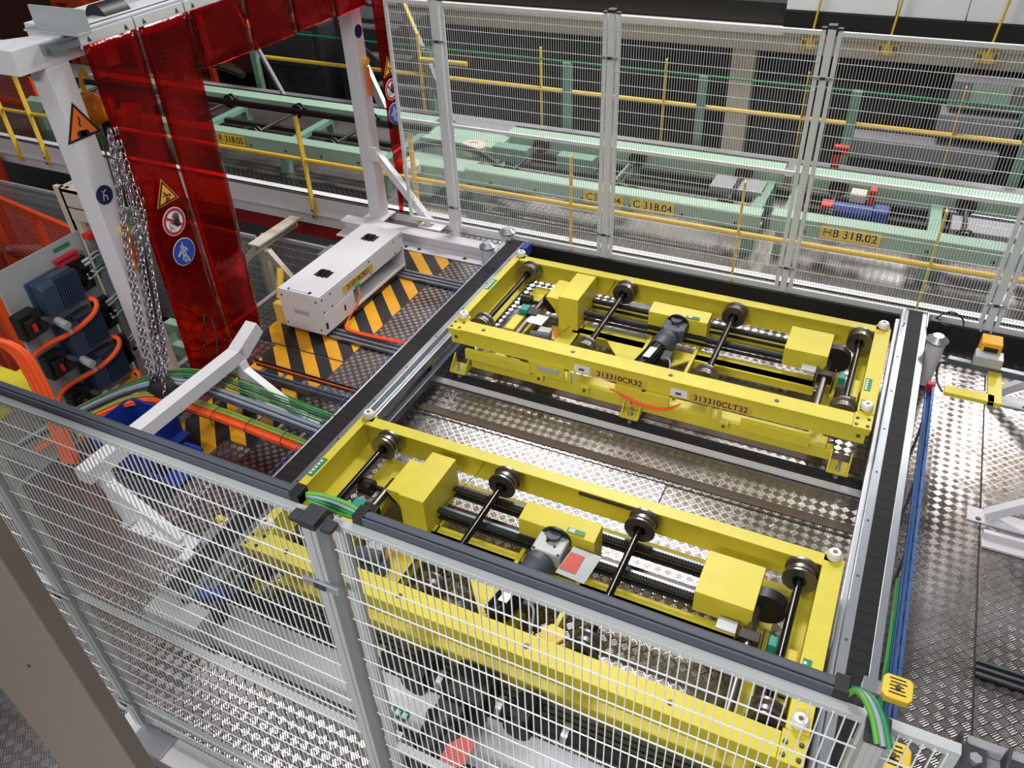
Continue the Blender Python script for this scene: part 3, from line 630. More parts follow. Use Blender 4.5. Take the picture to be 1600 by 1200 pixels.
def sign_set(x, y, zt, k, par, gap=1., sx=1.):
    c = (y, zt)
    s = tri(c, .115*k, x, 'sign_amber', par, 'warning_sign'); tri(c, .104*k, x+.002, 'ink', s, 'border'); tri(c, .08*k, x+.0045, 'sign_amber', s, 'field')
    yz(s, x+.007, c, [[(-.02, .03), (.005, 0), (-.01, -.035), (-.03, -.04)], [(.005, 0), (.028, .0), (.03, -.02)], [(-.005, .01), (-.03, .0)], [(-.01, -.035), (.015, -.02), (.01, -.045)]], .0035*k, 'ink', 'pictogram', k)
    c = (y, zt-.195*k*gap)
    s = disc(c, .1*k, x, 'label_white', par, 'prohibition_sign'); ring(c, .074*k, .094*k, x+.002, 'sign_red', s, 'red_ring')
    yz(s, x+.003, c, [[(-.06, .05), (.06, -.05)]], .009*k, 'sign_red', 'slash', k)
    h = MB(); hy, hz = c[0]+.018*k, c[1]+.005*k
    h.prism([(hy+a*k, hz+b*k) for a, b in ((-.018, .0), (-.022, -.03), (-.008, -.048), (.014, -.048), (.024, -.025), (.022, .004))], 'x', x+.005, x+.007)
    for dy, L in ((-.015, .045), (-.003, .056), (.009, .052), (.020, .04)):
        h.bar((x+.006, hy+dy*k, hz-.002*k), (x+.006, hy+(dy*1.35)*k, hz+L*k), .0085*k, .002, (1, 0, 0))
    h.bar((x+.006, hy-.012*k, hz-.03*k), (x+.006, hy-.042*k, hz-.006*k), .011*k, .002, (1, 0, 0))
    h.build('hand', 'ink', s)
    yz(s, x+.003, c, [[(-.05, -.005), (-.045, -.03), (-.03, -.03), (-.02, -.06)], [(-.05, -.005), (-.035, .008), (-.02, 0)], [(-.045, -.03), (-.05, -.05)]], .0014*k, 'ink', 'pictogram', k)
    c = (y+.002, zt-.43*k*gap)
    s = disc(c, .1*k, x, 'label_white', par, 'mandatory_sign'); disc(c, .095*k, x+.002, 'sign_blue', s, 'field')
    yz(s, x+.004, c, [[(-.02, .045), (-.014, .056), (-.003, .05), (-.006, .038), (-.02, .045)], [(-.012, .036), (-.03, .02), (-.035, -.0), (-.058, -.012), (-.06, -.004), (-.04, .012), (-.02, .03)],
        [(.0, .036), (.02, .03), (.032, .005), (.025, -.002), (.012, .02)], [(-.02, .01), (-.02, -.018), (.006, -.018), (.008, .02)], [(-.02, -.018), (-.03, -.045), (-.01, -.075), (0, -.07), (-.014, -.045), (-.004, -.02)],
        [(.006, -.018), (.02, -.045), (.024, -.078), (.014, -.078), (.006, -.045), (-.004, -.02)], [(.002, .045), (.0, .075)], [(-.016, .034), (.004, -.01)], [(.002, .034), (-.018, -.01)]], .0016*k, 'label_white', 'pictogram', k)
sign_set(-4.412, 3.54, 1.47, 1.0, SC1.o)
sign_set(-4.405, 6.33, 1.52, .95, SC3.o, 1.0)
s = tri((3.17, 2.06), .145, -4.499, 'ink', G.o, 'warning_sign'); tri((3.17, 2.06), .115, -4.497, 'sign_orange', s, 'field')
yz(s, -4.494, (3.17, 2.06), [[(-.0, .06), (.005, .03), (-.01, .02), (.0, 0)]], .004, 'ink', 'pictogram')
ml = MB()
for a in range(3): ml.cyl((-4.495, 3.15+.02*a, 2.02-.004*a), (-4.492, 3.15+.02*a, 2.02-.004*a), .022, 14)
ml.build('load_pictogram', 'ink', s)
s = disc((3.16, 1.62), .062, -4.499, 'sign_navy', G.o, 'harness_sign'); yz(s, -4.496, (3.16, 1.62), [[(-.015, .03), (0, .02), (-.01, 0), (-.02, -.03)], [(0, .02), (.02, .03)], [(-.01, 0), (.012, -.005), (.01, -.035)]], .0018, 'label_white', 'pictogram')
s = disc((6.15, 1.88), .055, -4.549, 'sign_navy', G.o, 'harness_sign')
# hook points on the legs
for y, z in ((3.20, 1.36), (6.17, 1.62)):
    pr = MB().cyl((-4.50 if y < 4 else -4.55, y, z), (-4.46 if y < 4 else -4.51, y, z), .035, 16).build('anchor_ring', 'yellow_rail', G)
    MB().box(-4.50 if y < 4 else -4.55, -4.47 if y < 4 else -4.52, y-.02, y+.03, z-.3, z-.05).build('anchor_hook', 'sign_orange', pr, bevel=.008)
T = Thing('damper', 'black and yellow gas strut beside the right gantry leg', 'gas strut', (-4.45, 6.4, 1.6))
MB().cyl((-4.82, 6.4, 1.71), (-4.79, 6.48, 1.64), .02, 12).build('rod', 'yellow_rail', T); MB().cyl((-4.79, 6.48, 1.64), (-4.72, 6.66, 1.43), .03, 14).build('cylinder', 'black', T)

# white base beam behind the hazard floor
T = Thing('base_beam', 'white steel base beam along the rear of the striped floor', 'beam', (-3.8, 5.95, 0))
MB().box(-4.9, -3.02, 5.86, 6.0, .115, .13).box(-4.9, -3.02, 5.92, 5.935, .0, .115).box(-4.9, -3.0, 5.76, 5.90, .007, .02).build('beam', 'white', T, bevel=.003)
bm_ = MB()
for x in (-4.1, -3.95, -3.45): bolt(bm_, x, 5.80, .02, .014, .012)
bm_.each('bolt', 'bolt', T)

# ---------------------------------------------------------------- white machine box 313310CR31
T = Thing('machine_housing', 'long white sheet metal machine housing with a brown number plate on the striped floor', 'machine housing', (-4.07, 4.8, 0))
X0, X1, Y0, Y1 = -4.27, -3.86, 4.19, 5.42
MB().box(X0, X1, Y0, Y1, .40, .415).box(X0, X0+.012, Y0, Y1, .06, .40).box(X1-.012, X1, Y0, Y1, .24, .40).build('lid', 'white', T, bevel=.004)
MB().box(X0+.003, X1-.002, Y0-.003, Y0+.012, .055, .40).build('end_panel', 'white', T, bevel=.003)
MB().box(X0+.003, X1-.002, Y1-.012, Y1, .055, .40).build('end_panel', 'white', T, bevel=.003)
MB().box(X1-.012, X1+.001, Y0+.012, Y0+.43, .06, .238).build('front_panel', 'white', T, bevel=.003)
MB().box(X1-.17, X1, Y0+.42, Y1-.01, .055, .07).box(X1-.012, X1, Y0+.43, Y1, .055, .09).box(X0+.012, X1-.16, Y0+.43, Y0+.44, .06, .24).box(X1-.19, X1-.18, Y0+.43, Y1-.01, .06, .40).build('tray', 'white', T, bevel=.002)
MB().box(X0+.1, X1-.12, Y0+.02, Y0+.2, .415, .421).build('hatch', 'white', T, bevel=.002)
for y in (Y0+.33, Y1-.22):
    w_ = MB().box(-4.12, -3.98, y-.05, y+.05, .415, .417).build('wheel_slot', 'black', T)
    MB().lathe((-4.08, y, .375), (-4.02, y, .375), [(0, .0), (0, .072), (.35, .072), (.4, .055), (.6, .055), (.65, .072), (1, .072), (1, 0)], 24, False).build('roller', 'dark_steel', T)
p = B(X1, X1+.002, Y0+.30, Y0+.74, .275, .345).build('number_plate', 'label_tan', T)
text('313310CR31', .062, (X1+.0025, Y0+.52, .31), (0, 1, 0), (0, 0, 1), 'ink', p)
sc = MB()
for y in (Y0+.03, Y0+.14, Y0+.7, Y1-.14, Y1-.03):
    for z in (.26, .375): bolt(sc, X1, y, z, .007, .004, (1, 0, 0))
for x in (X0+.1, X0+.3): bolt(sc, x, Y0+.03, .415, .013, .005)
for x in (X0+.03, X1-.04):
    for z in (.1, .36): bolt(sc, x, Y0-.003, z, .007, .004, (0, -1, 0))
sc.each('screw', 'bolt', T)
B(X0+.13, X0+.28, Y0-.005, Y0-.003, .21, .25).build('rating_plate', 'fence_grey', T)
B(X1, X1+.003, Y0+.28, Y0+.30, .13, .18).build('slot', 'black', T); B(X1, X1+.003, Y0+.02, Y0+.045, .10, .16).build('slot', 'black', T)
MB().box(X1-.02, X1+.01, Y0+.46, Y0+.52, .22, .27).build('connector', 'teal', T)
MB().box(X0-.02, X1+.0, Y0+.02, Y1-.02, .03, .055).build('base_frame', 'dark_steel', T)
T = Thing('cable_bundle', 'thin orange cables running from the white housing to the left belt conveyor', 'cable bundle', (-3.6, 4.4, 0))
for k in range(3): MB().tube([(X1+.02, Y0+.48, .25), (X1+.05, Y0+.44+.01*k, .16), (X1+.03, Y0+.2, .04), (X1+.12+.02*k, Y0+.12+.012*k, .045), (-3.05, 4.36+.016*k, .045)], .006, 8).build('cable', 'orange_cable', T)
for y, l in ((4.28, 'dark floor rail under the near end of the white housing'), (5.34, 'dark floor rail under the far end of the white housing')):
    T = Thing('floor_rail', l, 'rail', (-3.5, y, 0))
    MB().box(-3.87, -3.04, y-.06, y+.06, .008, .02).build('rail_base', 'alu_dark', T)
    for d in (-.05, .0, .05): MB().box(-3.87, -3.04, y+d-.009, y+d+.009, .02, .034).build('rail_rib', 'alu', T)
# round stands at the conveyor ends
def pin(x, y, z0, z1, label):
    T = Thing('bumper_post', label, 'post', (x, y, z0))
    MB().lathe((x, y, z0), (x, y, z1), [(0, .045), (1, .062)], 24).build('tube', 'white', T)
    MB().lathe((x, y, z1), (x, y, z1+.05), [(0, .072), (.3, .075), (1, .035), (1, .001)], 28, False).build('dome', 'zinc', T)
pin(-3.1, 5.62, 0, .30, 'grey domed post at the far end of the left belt conveyor')
pin(.545, 5.42, .02, .38, 'white tapered post with silver dome at the far end of the right belt conveyor')
pin(-3.02, 5.86, 0, .34, 'dark domed post behind the left belt conveyor end')

# ---------------------------------------------------------------- floor bars and rails inside the cell
single(MB().box(-2.83, .29, 4.05, 4.095, .008, .03).build('spacer_bar', 'white', None, bevel=.002), 'long white flat bar on the floor in front of the far yellow frame', 'bar')
def floor_ext(y, label):
    T = Thing('floor_rail', label, 'rail', (-1.2, y, 0))
    MB().box(-2.72, .3, y-.045, y+.045, .008, .02).build('rail_base', 'dark_steel', T)
    for d in (-.035, -.012, .012, .035): MB().box(-2.72, .3, y+d-.006, y+d+.006, .02, .03).build('rail_rib', 'dark_grey', T)
floor_ext(4.15, 'dark grooved rail on the floor under the far frame\'s feet')
floor_ext(1.95, 'dark grooved rail on the floor under the near frame\'s feet')
# drive line behind the near fence
T = Thing('drive_line', 'black drive shaft line with central gear motor behind the near fence', 'drive shaft', (-1.2, 1.8, 0))
zc = .2
for a, b in ((-2.62, -1.33), (-1.12, .33)): MB().cyl((a, 1.78, zc), (b, 1.78, zc), .04, 20).build('shaft_cover', 'rubber', T)
for x in (-1.75, -1.40, -1.08, -.75):
    MB().cyl((x, 1.78, zc), (x+.03, 1.78, zc), .05, 20).build('coupling_ring', 'zinc', T)
for x in (-1.50, -.95):
    MB().box(x-.05, x+.05, 1.72, 1.84, zc-.07, zc+.07).cyl((x, 1.7, zc), (x, 1.86, zc), .07, 20).build('bearing_block', 'black', T, bevel=.008)
MB().box(-1.33, -1.12, 1.69, 1.89, .1, .29).build('gearbox', 'black', T, bevel=.02)
MB().box(-1.33, -1.2, 1.5, 1.69, .1, .26).lathe((-1.27, 1.6, .2), (-1.27, 1.28, .2), [(0, .1), (.1, .08), (1, .08), (1, .05)], 24).build('motor', 'black', T)
MB().box(-1.22, -1.12, 1.42, 1.55, .16, .27).build('terminal_box', 'black', T, bevel=.01)
MB().plate([(-1.12, 1.36, .30), (-1.06, 1.42, .30), (-1.06, 1.52, .30), (-1.12, 1.54, .30), (-1.17, 1.47, .30), (-1.17, 1.39, .30)], .004).build('red_card', 'red_label', T)
MB().box(-1.45, -1.38, 1.38, 1.44, .27, .29).build('rating_plate', 'fence_grey', T)
for y, l in ((1.90, 'dark'),):
    for d in (-.03, 0, .03): MB().box(-2.6, .33, y+d-.01, y+d+.01, .09, .12).build('support_rail', 'alu_dark', T)
T = Thing('channel_beam', 'wide grey channel beam behind the near fence joining both belt conveyors', 'beam', (-1.1, 1.65, 0))
MB().prism([(1.55, .02), (1.74, .02), (1.74, .14), (1.732, .14), (1.732, .03), (1.558, .03), (1.558, .10), (1.55, .10)], 'x', -2.72, .6).build('beam', 'white_worn', T)
p = B(-1.67, -1.5, 1.60, 1.65, .031, .033).build('green_label', 'label_green', T)
m = MB()
for i in range(4): m.box(-1.66+.04*i, -1.635+.04*i, 1.61, 1.64, .033, .034)
m.build('print', 'label_white', p)
MB().box(-1.75, -1.3, 1.545, 1.549, .03, .09).build('slot_plate', 'dark', T)
T = Thing('base_beam', 'white base beam at the foot of the near fence', 'beam', (-1.5, 1.0, 0))
MB().box(-2.75, .4, .93, 1.07, 0, .1).build('beam', 'white_worn', T, bevel=.004); MB().box(-2.62, -2.42, .93, 1.1, .1, .112).build('clamp', 'zinc', T, bevel=.003)
MB().box(-2.75, .4, 1.09, 1.12, .1, .118).build('lip', 'grey_paint', T)
# valve block and white stands at left
def stand(ya, yb, label, sx=1, x=-3.9, zt=.45, ext=None):
    T = Thing('guard_stand', label, 'guard stand', (x, (ya+yb)/2, 0))
    b = MB().bar((x, ya-.1, zt), (x, yb+.02, zt), .1, .1)
    b.build('top_beam', 'white', T, bevel=.003)
    MB().prism([(yb-.03, zt-.05), (yb+.04, zt-.05), (yb+.24, zt+.05), (yb+.20, zt+.15), (yb-.03, zt+.05)], 'x', x-.05, x+.05).build('end_piece', 'white', T, bevel=.003)
    for y in (ya, yb-.02):
        MB().bar((x+.02*sx, y, zt-.05), (x+.1*sx, y, .02), .07, .07, (0, 1, 0)).build('leg', 'white', T, bevel=.003)
        MB().bar((x+.04*sx, y, zt-.12), (x+.52*sx, y, .03), .06, .06, (0, 1, 0)).build('brace', 'white', T, bevel=.003)
        f = MB().box(min(x+.05*sx, x+.62*sx), max(x+.05*sx, x+.62*sx), y-.06, y+.06, 0, .012).build('foot_plate', 'white', T, bevel=.002)
        q = MB()
        for d in (.12, .3, .56): bolt(q, x+d*sx, y-.035, .012, .012, .008)
        q.each('bolt', 'bolt', f)
    return T
stand(2.04, 3.3, 'white guard stand with bent top beam crossing the cable bundles at left')
stand(4.18, 5.45, 'white guard stand cut off by the right edge of the picture', -1, 1.5, .6)
T = Thing('valve', 'small yellow and silver valve behind the near fence at left', 'valve', (-3.03, 2.0, 0))
MB().cyl((-3.16, 2.08, .0), (-3.16, 2.08, .1), .03, 16).box(-3.2, -3.1, 2.03, 2.15, .1, .13).build('body', 'zinc', T, bevel=.004)
MB().box(-3.14, -3.03, 2.14, 2.2, .12, .17).box(-3.19, -3.1, 2.17, 2.21, .14, .18).build('handle', 'yellow', T, bevel=.012)
B(-3.3, -3.02, 1.93, 2.0, .004, .03).build('mount', 'white', T)
# ---------------------------------------------------------------- drive panel at the left
PX = -4.9
T = Thing('drive_board', 'grey mounting plate with three blue finned motor drives and orange cables', 'control panel', (PX, 2.7, 0))
MB().box(PX-.01, PX, 2.5, 3.15, .1, 1.3).box(PX-.03, PX-.01, 2.5, 2.55, -.3, 1.25).box(PX-.03, PX-.01, 3.0, 3.05, -.3, 1.25).build('plate', 'grey_paint', T)
p = B(PX, PX+.002, 2.93, 3.06, 1.235, 1.265).build('green_label', 'label_green', T)
for k, (y, z) in enumerate(((2.80, 1.03), (2.85, .68), (2.90, .34))):
    d = MB().box(PX, PX+.03, y-.155, y+.155, z-.125, z+.125).prism([(PX+.03, z-.12), (PX+.13, z-.11), (PX+.14, z+.09), (PX+.11, z+.12), (PX+.03, z+.125)], 'y', y-.14, y-.02).build('drive', 'blue_steel', T, bevel=.01)
    MB().box(PX+.03, PX+.085, y-.02, y+.145, z-.12, z+.12).build('heat_sink', 'charcoal', d, bevel=.006)  # base coloured dark: shade between the cooling fins put into its colour
    f = MB()
    for i in range(10): f.box(PX+.085, PX+.14, y-.016+i*.0165, y-.009+i*.0165, z-.115, z+.115)
    f.build('cooling_fins', 'blue_steel', d)
    c = MB().box(PX+.03, PX+.12, y-.35, y-.2, z-.18, z+.0).box(PX+.12, PX+.16, y-.33, y-.25, z-.15, z-.03).cyl((PX+.12, y-.23, z-.1), (PX+.19, y-.23, z-.1), .03, 14).build('isolator', 'black', T, bevel=.01)
    MB().box(PX+.16, PX+.18, y-.3, y-.28, z-.11, z-.06).build('lever', 'red', c)
    MB().cyl((PX+.12, y-.11, z-.15), (PX+.21, y-.11, z-.17), .03, 14).cyl((PX+.17, y-.10, z-.17), (PX+.17, y-.08, z-.25), .013, 10).build('plug', 'fence_grey', T)
    MB().tube([(PX+.06, y+.14, z-.13), (PX+.16, y+.19, z-.14), (PX+.17, y+.14, z-.22), (PX+.15, y-.05, z-.27), (PX+.12, y-.28, z-.25), (PX+.12, y-.40, z-.3), (PX+.2, y-.46, z-.5)], .018, 10).build('motor_cable', 'orange_cable', T)
    MB().box(PX, PX+.05, y+.18, y+.30, z-.12, z+.12).cyl((PX+.05, y+.22, z+.08), (PX+.1, y+.22, z+.08), .018, 10).cyl((PX+.05, y+.26, z), (PX+.1, y+.26, z), .018, 10).cyl((PX+.05, y+.22, z-.06), (PX+.1, y+.22, z-.06), .018, 10).build('connector_block', 'black', T, bevel=.004)
    for i, dz in enumerate((.1, .07, .0, -.03)):
        MB().cyl((PX+.08, y+.24, z+dz), (PX+.09, y+.29, z+dz+.01), .011, 8).build('connector', 'fence_grey', T)
        MB().tube([(PX+.09, y+.29, z+dz+.01), (PX+.12, y+.37, z+dz+.05), (PX+.1, y+.40, z+dz-.05), (PX+.08, y+.38, z-.25)], .007, 6).build('signal_cable', 'green_cable' if i == 2 else 'grey_cable', T)
MB().box(PX, PX+.04, 2.9, 3.07, 1.15, 1.175).box(PX, PX+.04, 2.89, 3.07, 1.185, 1.2).build('terminal_strip', 'sign_red', T)
for y, l in ((3.17, 'left of the two zinc strut posts with red caps beside the drive panel'), (3.27, 'right of the two zinc strut posts with red caps beside the drive panel')):
    T2 = Thing('strut_post', l, 'post', (-4.82, y, -1.9))
    MB().box(-4.85, -4.81, y-.03, y+.03, -1.9, 1.27).box(-4.809, -4.807, y-.01, y+.01, -1.9, 1.26).build('strut', 'zinc', T2, bevel=.002)
    MB().box(-4.855, -4.795, y-.037, y+.037, 1.25, 1.29).build('end_cap', 'red', T2, bevel=.004)
def bundle(label, paths, cols, r, name='cable_bundle', ties=0, cat='cable bundle'):
    T = Thing(name, label, cat, paths[0][0])
    for i, p in enumerate(paths): MB().tube(p, r if not isinstance(r, (list, tuple)) else r[i], 8).build('cable', cols[i % len(cols)], T)
    return T
bundle('green and yellow wire bundle running down between the two strut posts', [[(-4.79+.012*i, 3.22+.008*(i % 3), 1.25-.03*i), (-4.78+.012*i, 3.21+.01*(i % 4), .7), (-4.74+.015*i, 3.17+.01*i, .2)] for i in range(7)], ['green_cable', 'grey_cable', 'lime_cable', 'green_cable', 'slate_cable'], .008)
def off(base, dx, dy, dz): return [(a+dx, b+dy, c+dz) for a, b, c in base]
ob = [(-5.35, 2.2, .9), (-4.85, 2.2, 1.05), (-4.7, 2.3, .95), (-4.64, 2.29, .7), (-4.6, 2.25, .35), (-4.55, 2.2, .1)]
bundle('thick orange motor cables bending down in front of the drive panel', [off(ob, .03*(i % 3), .026*(i//3)+.01*(i % 3), -.02*(i//3)) for i in range(6)], ['orange_cable'], .0165)
gb = [(-4.75, 2.1, .27), (-4.6, 2.55, .30), (-4.42, 2.92, .30), (-4.15, 3.05, .29), (-3.6, 3.04, .27), (-3.0, 3.02, .25)]
bundle('grey and slate cable bundle curving past the chain to the left belt conveyor', [off(gb, .012*(i % 3)-.01, -.022*(i//3)+.008*(i % 3), .016*(i % 2)+.01*(i % 3)) for i in range(9)], ['grey_cable', 'slate_cable', 'grey_cable', 'slate_cable', 'charcoal'], .013)
bundle('green wire bundle lying behind the grey cable bundle', [off(gb, .0+.006*i, .05+.014*i, .03+.01*(i % 3)) for i in range(6)], ['green_cable', 'lime_cable', 'slate_cable', 'green_cable'], .006)
obn = [(-4.72, 2.2, .2), (-4.52, 2.55, .29), (-4.38, 2.86, .27), (-3.95, 2.93, .23), (-3.4, 2.92, .21), (-2.98, 2.91, .19)]
bundle('flat orange cable bundle in front of the grey cables at left', [off(obn, .0, -.018*(i % 4), -.018*(i//4)) for i in range(8)], ['orange_cable', 'orange_cable', 'orange_cable', 'orange_cable'], .0105)
bundle('olive cable pair between grey and orange bundles', [off(obn, .0, -.012+.016*i, .02) for i in range(3)], ['olive_cable', 'lime_cable', 'olive_cable'], .009)
tb = [(-4.3, 3.40, .2), (-3.9, 3.33, .16), (-3.5, 3.28, .14), (-3.0, 3.24, .13)]
bundle('thin green wires crossing the striped floor', [off(tb, 0, .014*i, .008*(i % 2)) for i in range(4)], ['green_cable', 'lime_cable', 'green_cable'], .006)
tt = Thing('cable_ties', 'black cable ties around the orange cable bundle', 'cable tie', (-3.5, 2.85, .2)); tt.o['kind'] = 'stuff'
mb = MB()
for x in (-4.1, -3.8, -3.5, -3.2): mb.tube([(x, 2.835, .17+.02*0), (x, 2.83, .27), (x+.005, 2.955, .28), (x+.01, 2.96, .19), (x, 2.835, .17)], .003, 6, 1)
mb.build('tie', 'black', tt)
# ladder tray
def ladder(x0, x1, y, w, z, label):
    T = Thing('cable_ladder', label, 'cable tray', ((x0+x1)/2, y, z))
    for d in (-w/2, w/2): MB().box(x0, x1, y+d-.006, y+d+.006, z, z+.045).build('side_rail', 'alu_dark', T)
    n = max(2, int((x1-x0)/.2))
    for i in range(n): x = x0+.1+i*(x1-x0-.1)/n; MB().box(x-.012, x+.012, y-w/2, y+w/2, z+.005, z+.018).build('rung', 'zinc', T)
    return T
ladder(-4.12, -3.02, 3.56, .15, .06, 'empty cable ladder crossing the striped floor')
ladder(-4.3, -3.0, 3.03, .2, .12, 'cable ladder under the orange and grey cables')
bundle('slate cable pair in the near half of the empty cable ladder', [[(-4.12, 3.49, .1), (-3.05, 3.49, .1)], [(-4.12, 3.51, .12), (-3.05, 3.51, .12)], [(-4.12, 3.47, .125), (-3.05, 3.47, .125)]], ['slate_cable', 'slate_cable'], .012)
bundle('thin orange and black wires along the far side of the cable ladder', [[(-4.12, 3.62, .1), (-3.05, 3.62, .1)], [(-4.12, 3.635, .11), (-3.05, 3.635, .11)]], ['orange_cable', 'black'], .006)
# blue wire tray along the left conveyor
T = Thing('wire_tray', 'blue wire basket tray along the outer side of the left belt conveyor', 'cable tray', (-3.06, 3.8, .1))
mb = MB()
for (dx, dz) in ((-.05, .12), (-.05, .08), (-.05, .05), (-.02, .05), (.02, .05), (.02, .12)): mb.box(-3.04+dx-.0015, -3.04+dx+.0015, 1.9, 5.5, .1+dz, .103+dz)
y = 1.9
while y < 5.5:
    mb.box(-3.0915, -3.0885, y, y+.003, .15, .22).box(-3.09, -3.02, y, y+.003, .15, .153); y += .05
mb.build('basket', 'blue_wire', T)
# blue bin
T = Thing('parts_bin', 'blue open parts bin under the white guard stand', 'bin', (-4.1, 2.65, 0))
mb = MB()
xa, xb, ya, yb, zz = -4.44, -3.99, 2.36, 2.74, .30
mb.box(xa, xb, ya, yb, .02, .03).box(xa, xa+.01, ya, yb, .03, zz).box(xa, xb, yb-.01, yb, .03, zz).box(xa, xb, ya, ya+.01, .03, zz)
mb.prism([(xb-.01, .03), (xb, .03), (xb+.06, .14), (xb+.06, .15), (xb-.01, .15)], 'y', ya, yb)
mb.box(xa-.01, xb, ya-.008, ya, zz-.02, zz).box(xa-.01, xb, yb, yb+.008, zz-.02, zz)
mb.build('bin', 'blue', T, bevel=.003)
B(-4.3, -4.15, 2.351, 2.353, .22, .25).build('grip_rib', 'blue', T)
T = Thing('parts_bin', 'darker blue shovel shaped bin on the floor below the white guard stand', 'bin', (-3.85, 2.55, 0))
MB().prism([(2.36, .02), (2.62, .02), (2.66, .14), (2.64, .14), (2.60, .03), (2.38, .03), (2.34, .14), (2.32, .14)], 'x', -3.9, -3.74).build('bin', 'blue', T)
# chain hoist
H = Thing('chain_hoist', 'yellow chain hoist hanging beside the left gantry leg with long chains', 'hoist', (-4.52, 3.42, 1.8))
MB().lathe((-4.74, 3.36, 2.07), (-4.58, 3.50, 2.05), [(0, .05), (0, .09), (.2, .105), (.6, .105), (.75, .08), (1, .075), (1, .02)], 24).build('body', 'hoist_yellow', H)
MB().tube([(-4.68, 3.42, 2.14), (-4.70, 3.42, 2.24), (-4.66, 3.44, 2.32), (-4.62, 3.42, 2.26)], .014, 10).build('hook', 'label_orange', H)
MB().cyl((-4.6, 3.56, 1.99), (-4.52, 3.64, 1.97), .075, 20).build('hand_wheel', 'hoist_yellow', H)
MB().cyl((-4.6, 3.42, 1.98), (-4.6, 3.42, 1.9), .03, 12).build('chain_guide', 'black', H)
MB().tube([(-4.6, 3.36, 2.0), (-4.56, 3.30, 1.6), (-4.50, 3.27, 1.4)], .006, 6, 0).build('pull_cord', 'lime_cable', H)
def chain(pts, par, link=.052, r=.0052):
    P = [Vector(p) for p in pts]; mb = MB(); k = 0
    seg = []
    for a, b in zip(P, P[1:]):
        n = max(1, int((b-a).length/(link*.72)))
        for i in range(n): seg.append((a.lerp(b, i/n), (b-a).normalized()))
    for k, (c, d) in enumerate(seg):
        s = d.cross(Vector((1, 0, 0)) if k % 2 else Vector((0, 1, 0)))
        if s.length < .1: s = d.cross(Vector((1, 1, 0)))
        s.normalize(); ring_ = []
        for j in range(8):
            w = 2*math.pi*j/8; ring_.append(c+d*(link*.5*math.cos(w))+s*(link*.3*math.sin(w)))
        ring_.append(ring_[0]); mb.tube(ring_, r, 4, 0, False)
    return mb.build('chain', 'chain', par)
for i in range(7):
    yo = .06*(i % 4)-.03; xo = .04*(i % 3)
    chain([(-4.45+.01*(i % 3), 3.31+.02*(i % 4), 1.98), (-4.43+xo*.6, 3.21+yo, 1.5), (-4.42+xo, 3.06+yo, .9), (-4.38+xo, 2.94+yo*.9, .45), (-4.36+xo*.6, 2.9+yo*.4, .3)], H)
chain([(-4.24, 2.93, .5), (-4.22, 2.86, .3), (-4.20, 2.80, .12), (-4.2, 2.78, .03)], H)
T = Thing('chain_bag', 'black chain bag hanging at the end of the hoist chains', 'bag', (-4.3, 2.9, .1))
mb = MB(); V = []; F = []; n = 14
for k in range(9):
    t = k/8; r = .05+.07*math.sin(math.pi*min(1, .15+.8*t))
    for i in range(n):
        w = 2*math.pi*i/n; rr = r*(1+.12*math.sin(3*w+k)); V.append((-4.3+rr*math.cos(w), 2.92+rr*.8*math.sin(w), .36-.3*t))
for k in range(8):
    for i in range(n): j = (i+1) % n; F.append((k*n+i, k*n+j, (k+1)*n+j, (k+1)*n+i))
F.append(tuple(range(n))[::-1]); F.append(tuple(range(8*n, 9*n))); mb.add(V, F, True).build('bag', 'rubber', T)
T = Thing('remote_handset', 'long black hoist handset hanging behind the chains', 'handset', (-4.42, 3.2, .6))
MB().bar((-4.44, 3.24, 1.15), (-4.40, 3.08, .62), .05, .04).build('body', 'black', T, bevel=.01)
MB().tube([(-4.44, 3.24, 1.15), (-4.45, 3.28, 1.5), (-4.46, 3.3, 1.9)], .006, 6).build('cable', 'black', T)
single(MB().tube([(-4.45, 3.55, .45), (-4.3, 3.45, .62), (-4.28, 3.38, .4), (-4.4, 3.4, .2), (-4.5, 3.5, .3), (-4.42, 3.6, .5), (-4.3, 3.5, .35), (-4.25, 3.35, .15), (-4.3, 3.3, .05)], .005, 6).build('cable', 'black'), 'loops of thin black cable beside the left gantry leg', 'cable')
single(MB().cyl((-4.75, 3.55, 1.28), (-4.75, 3.75, 1.32), .016, 12).build('rod', 'red'), 'short red rod behind the chains at the left gantry leg', 'rod')

# ---------------------------------------------------------------- lower level seen past the platform edge
def lowpanel(p, q, z0, z1, label, paint='white_worn', n=60, m=14, frm=.04):
    T = Thing('wire_fence', label, 'wire fence', (p[0], p[1], z0)); P, Q = Vector((p[0], p[1], 0)), Vector((q[0], q[1], 0))
    f = MB()
    for z in (z0, z1): f.bar(P+Vector((0, 0, z)), Q+Vector((0, 0, z)), .03, frm)
    for X in (P, Q): f.bar(X+Vector((0, 0, z0)), X+Vector((0, 0, z1)), frm, .03)
    f.build('panel_frame', paint, T)
    w = MB()
    for i in range(1, n): X = P.lerp(Q, i/n); w.box(X.x-.0022, X.x+.0022, X.y-.0022, X.y+.0022, z0, z1)
    for k in range(1, m): z = z0+(z1-z0)*k/m; w.bar(P+Vector((0, 0, z)), Q+Vector((0, 0, z)), .005, .005)
    w.build('wire_mesh', paint, T)
lowpanel((-11.5, 5.95), (-7.7, 5.95), -1.9, -.35, 'grey wire fence on the lower level, section left of the beige bracket column', 'fence_grey', 160, 16)
lowpanel((-7.6, 5.95), (-6.2, 5.95), -1.9, -.35, 'grey wire fence on the lower level, section behind the red curtain', 'fence_grey', 60, 16)
lowpanel((-6.1, 5.95), (-4.9, 5.95), -1.9, -.3, 'grey wire fence on the lower level, section left of the white housing', 'fence_grey', 50, 16)
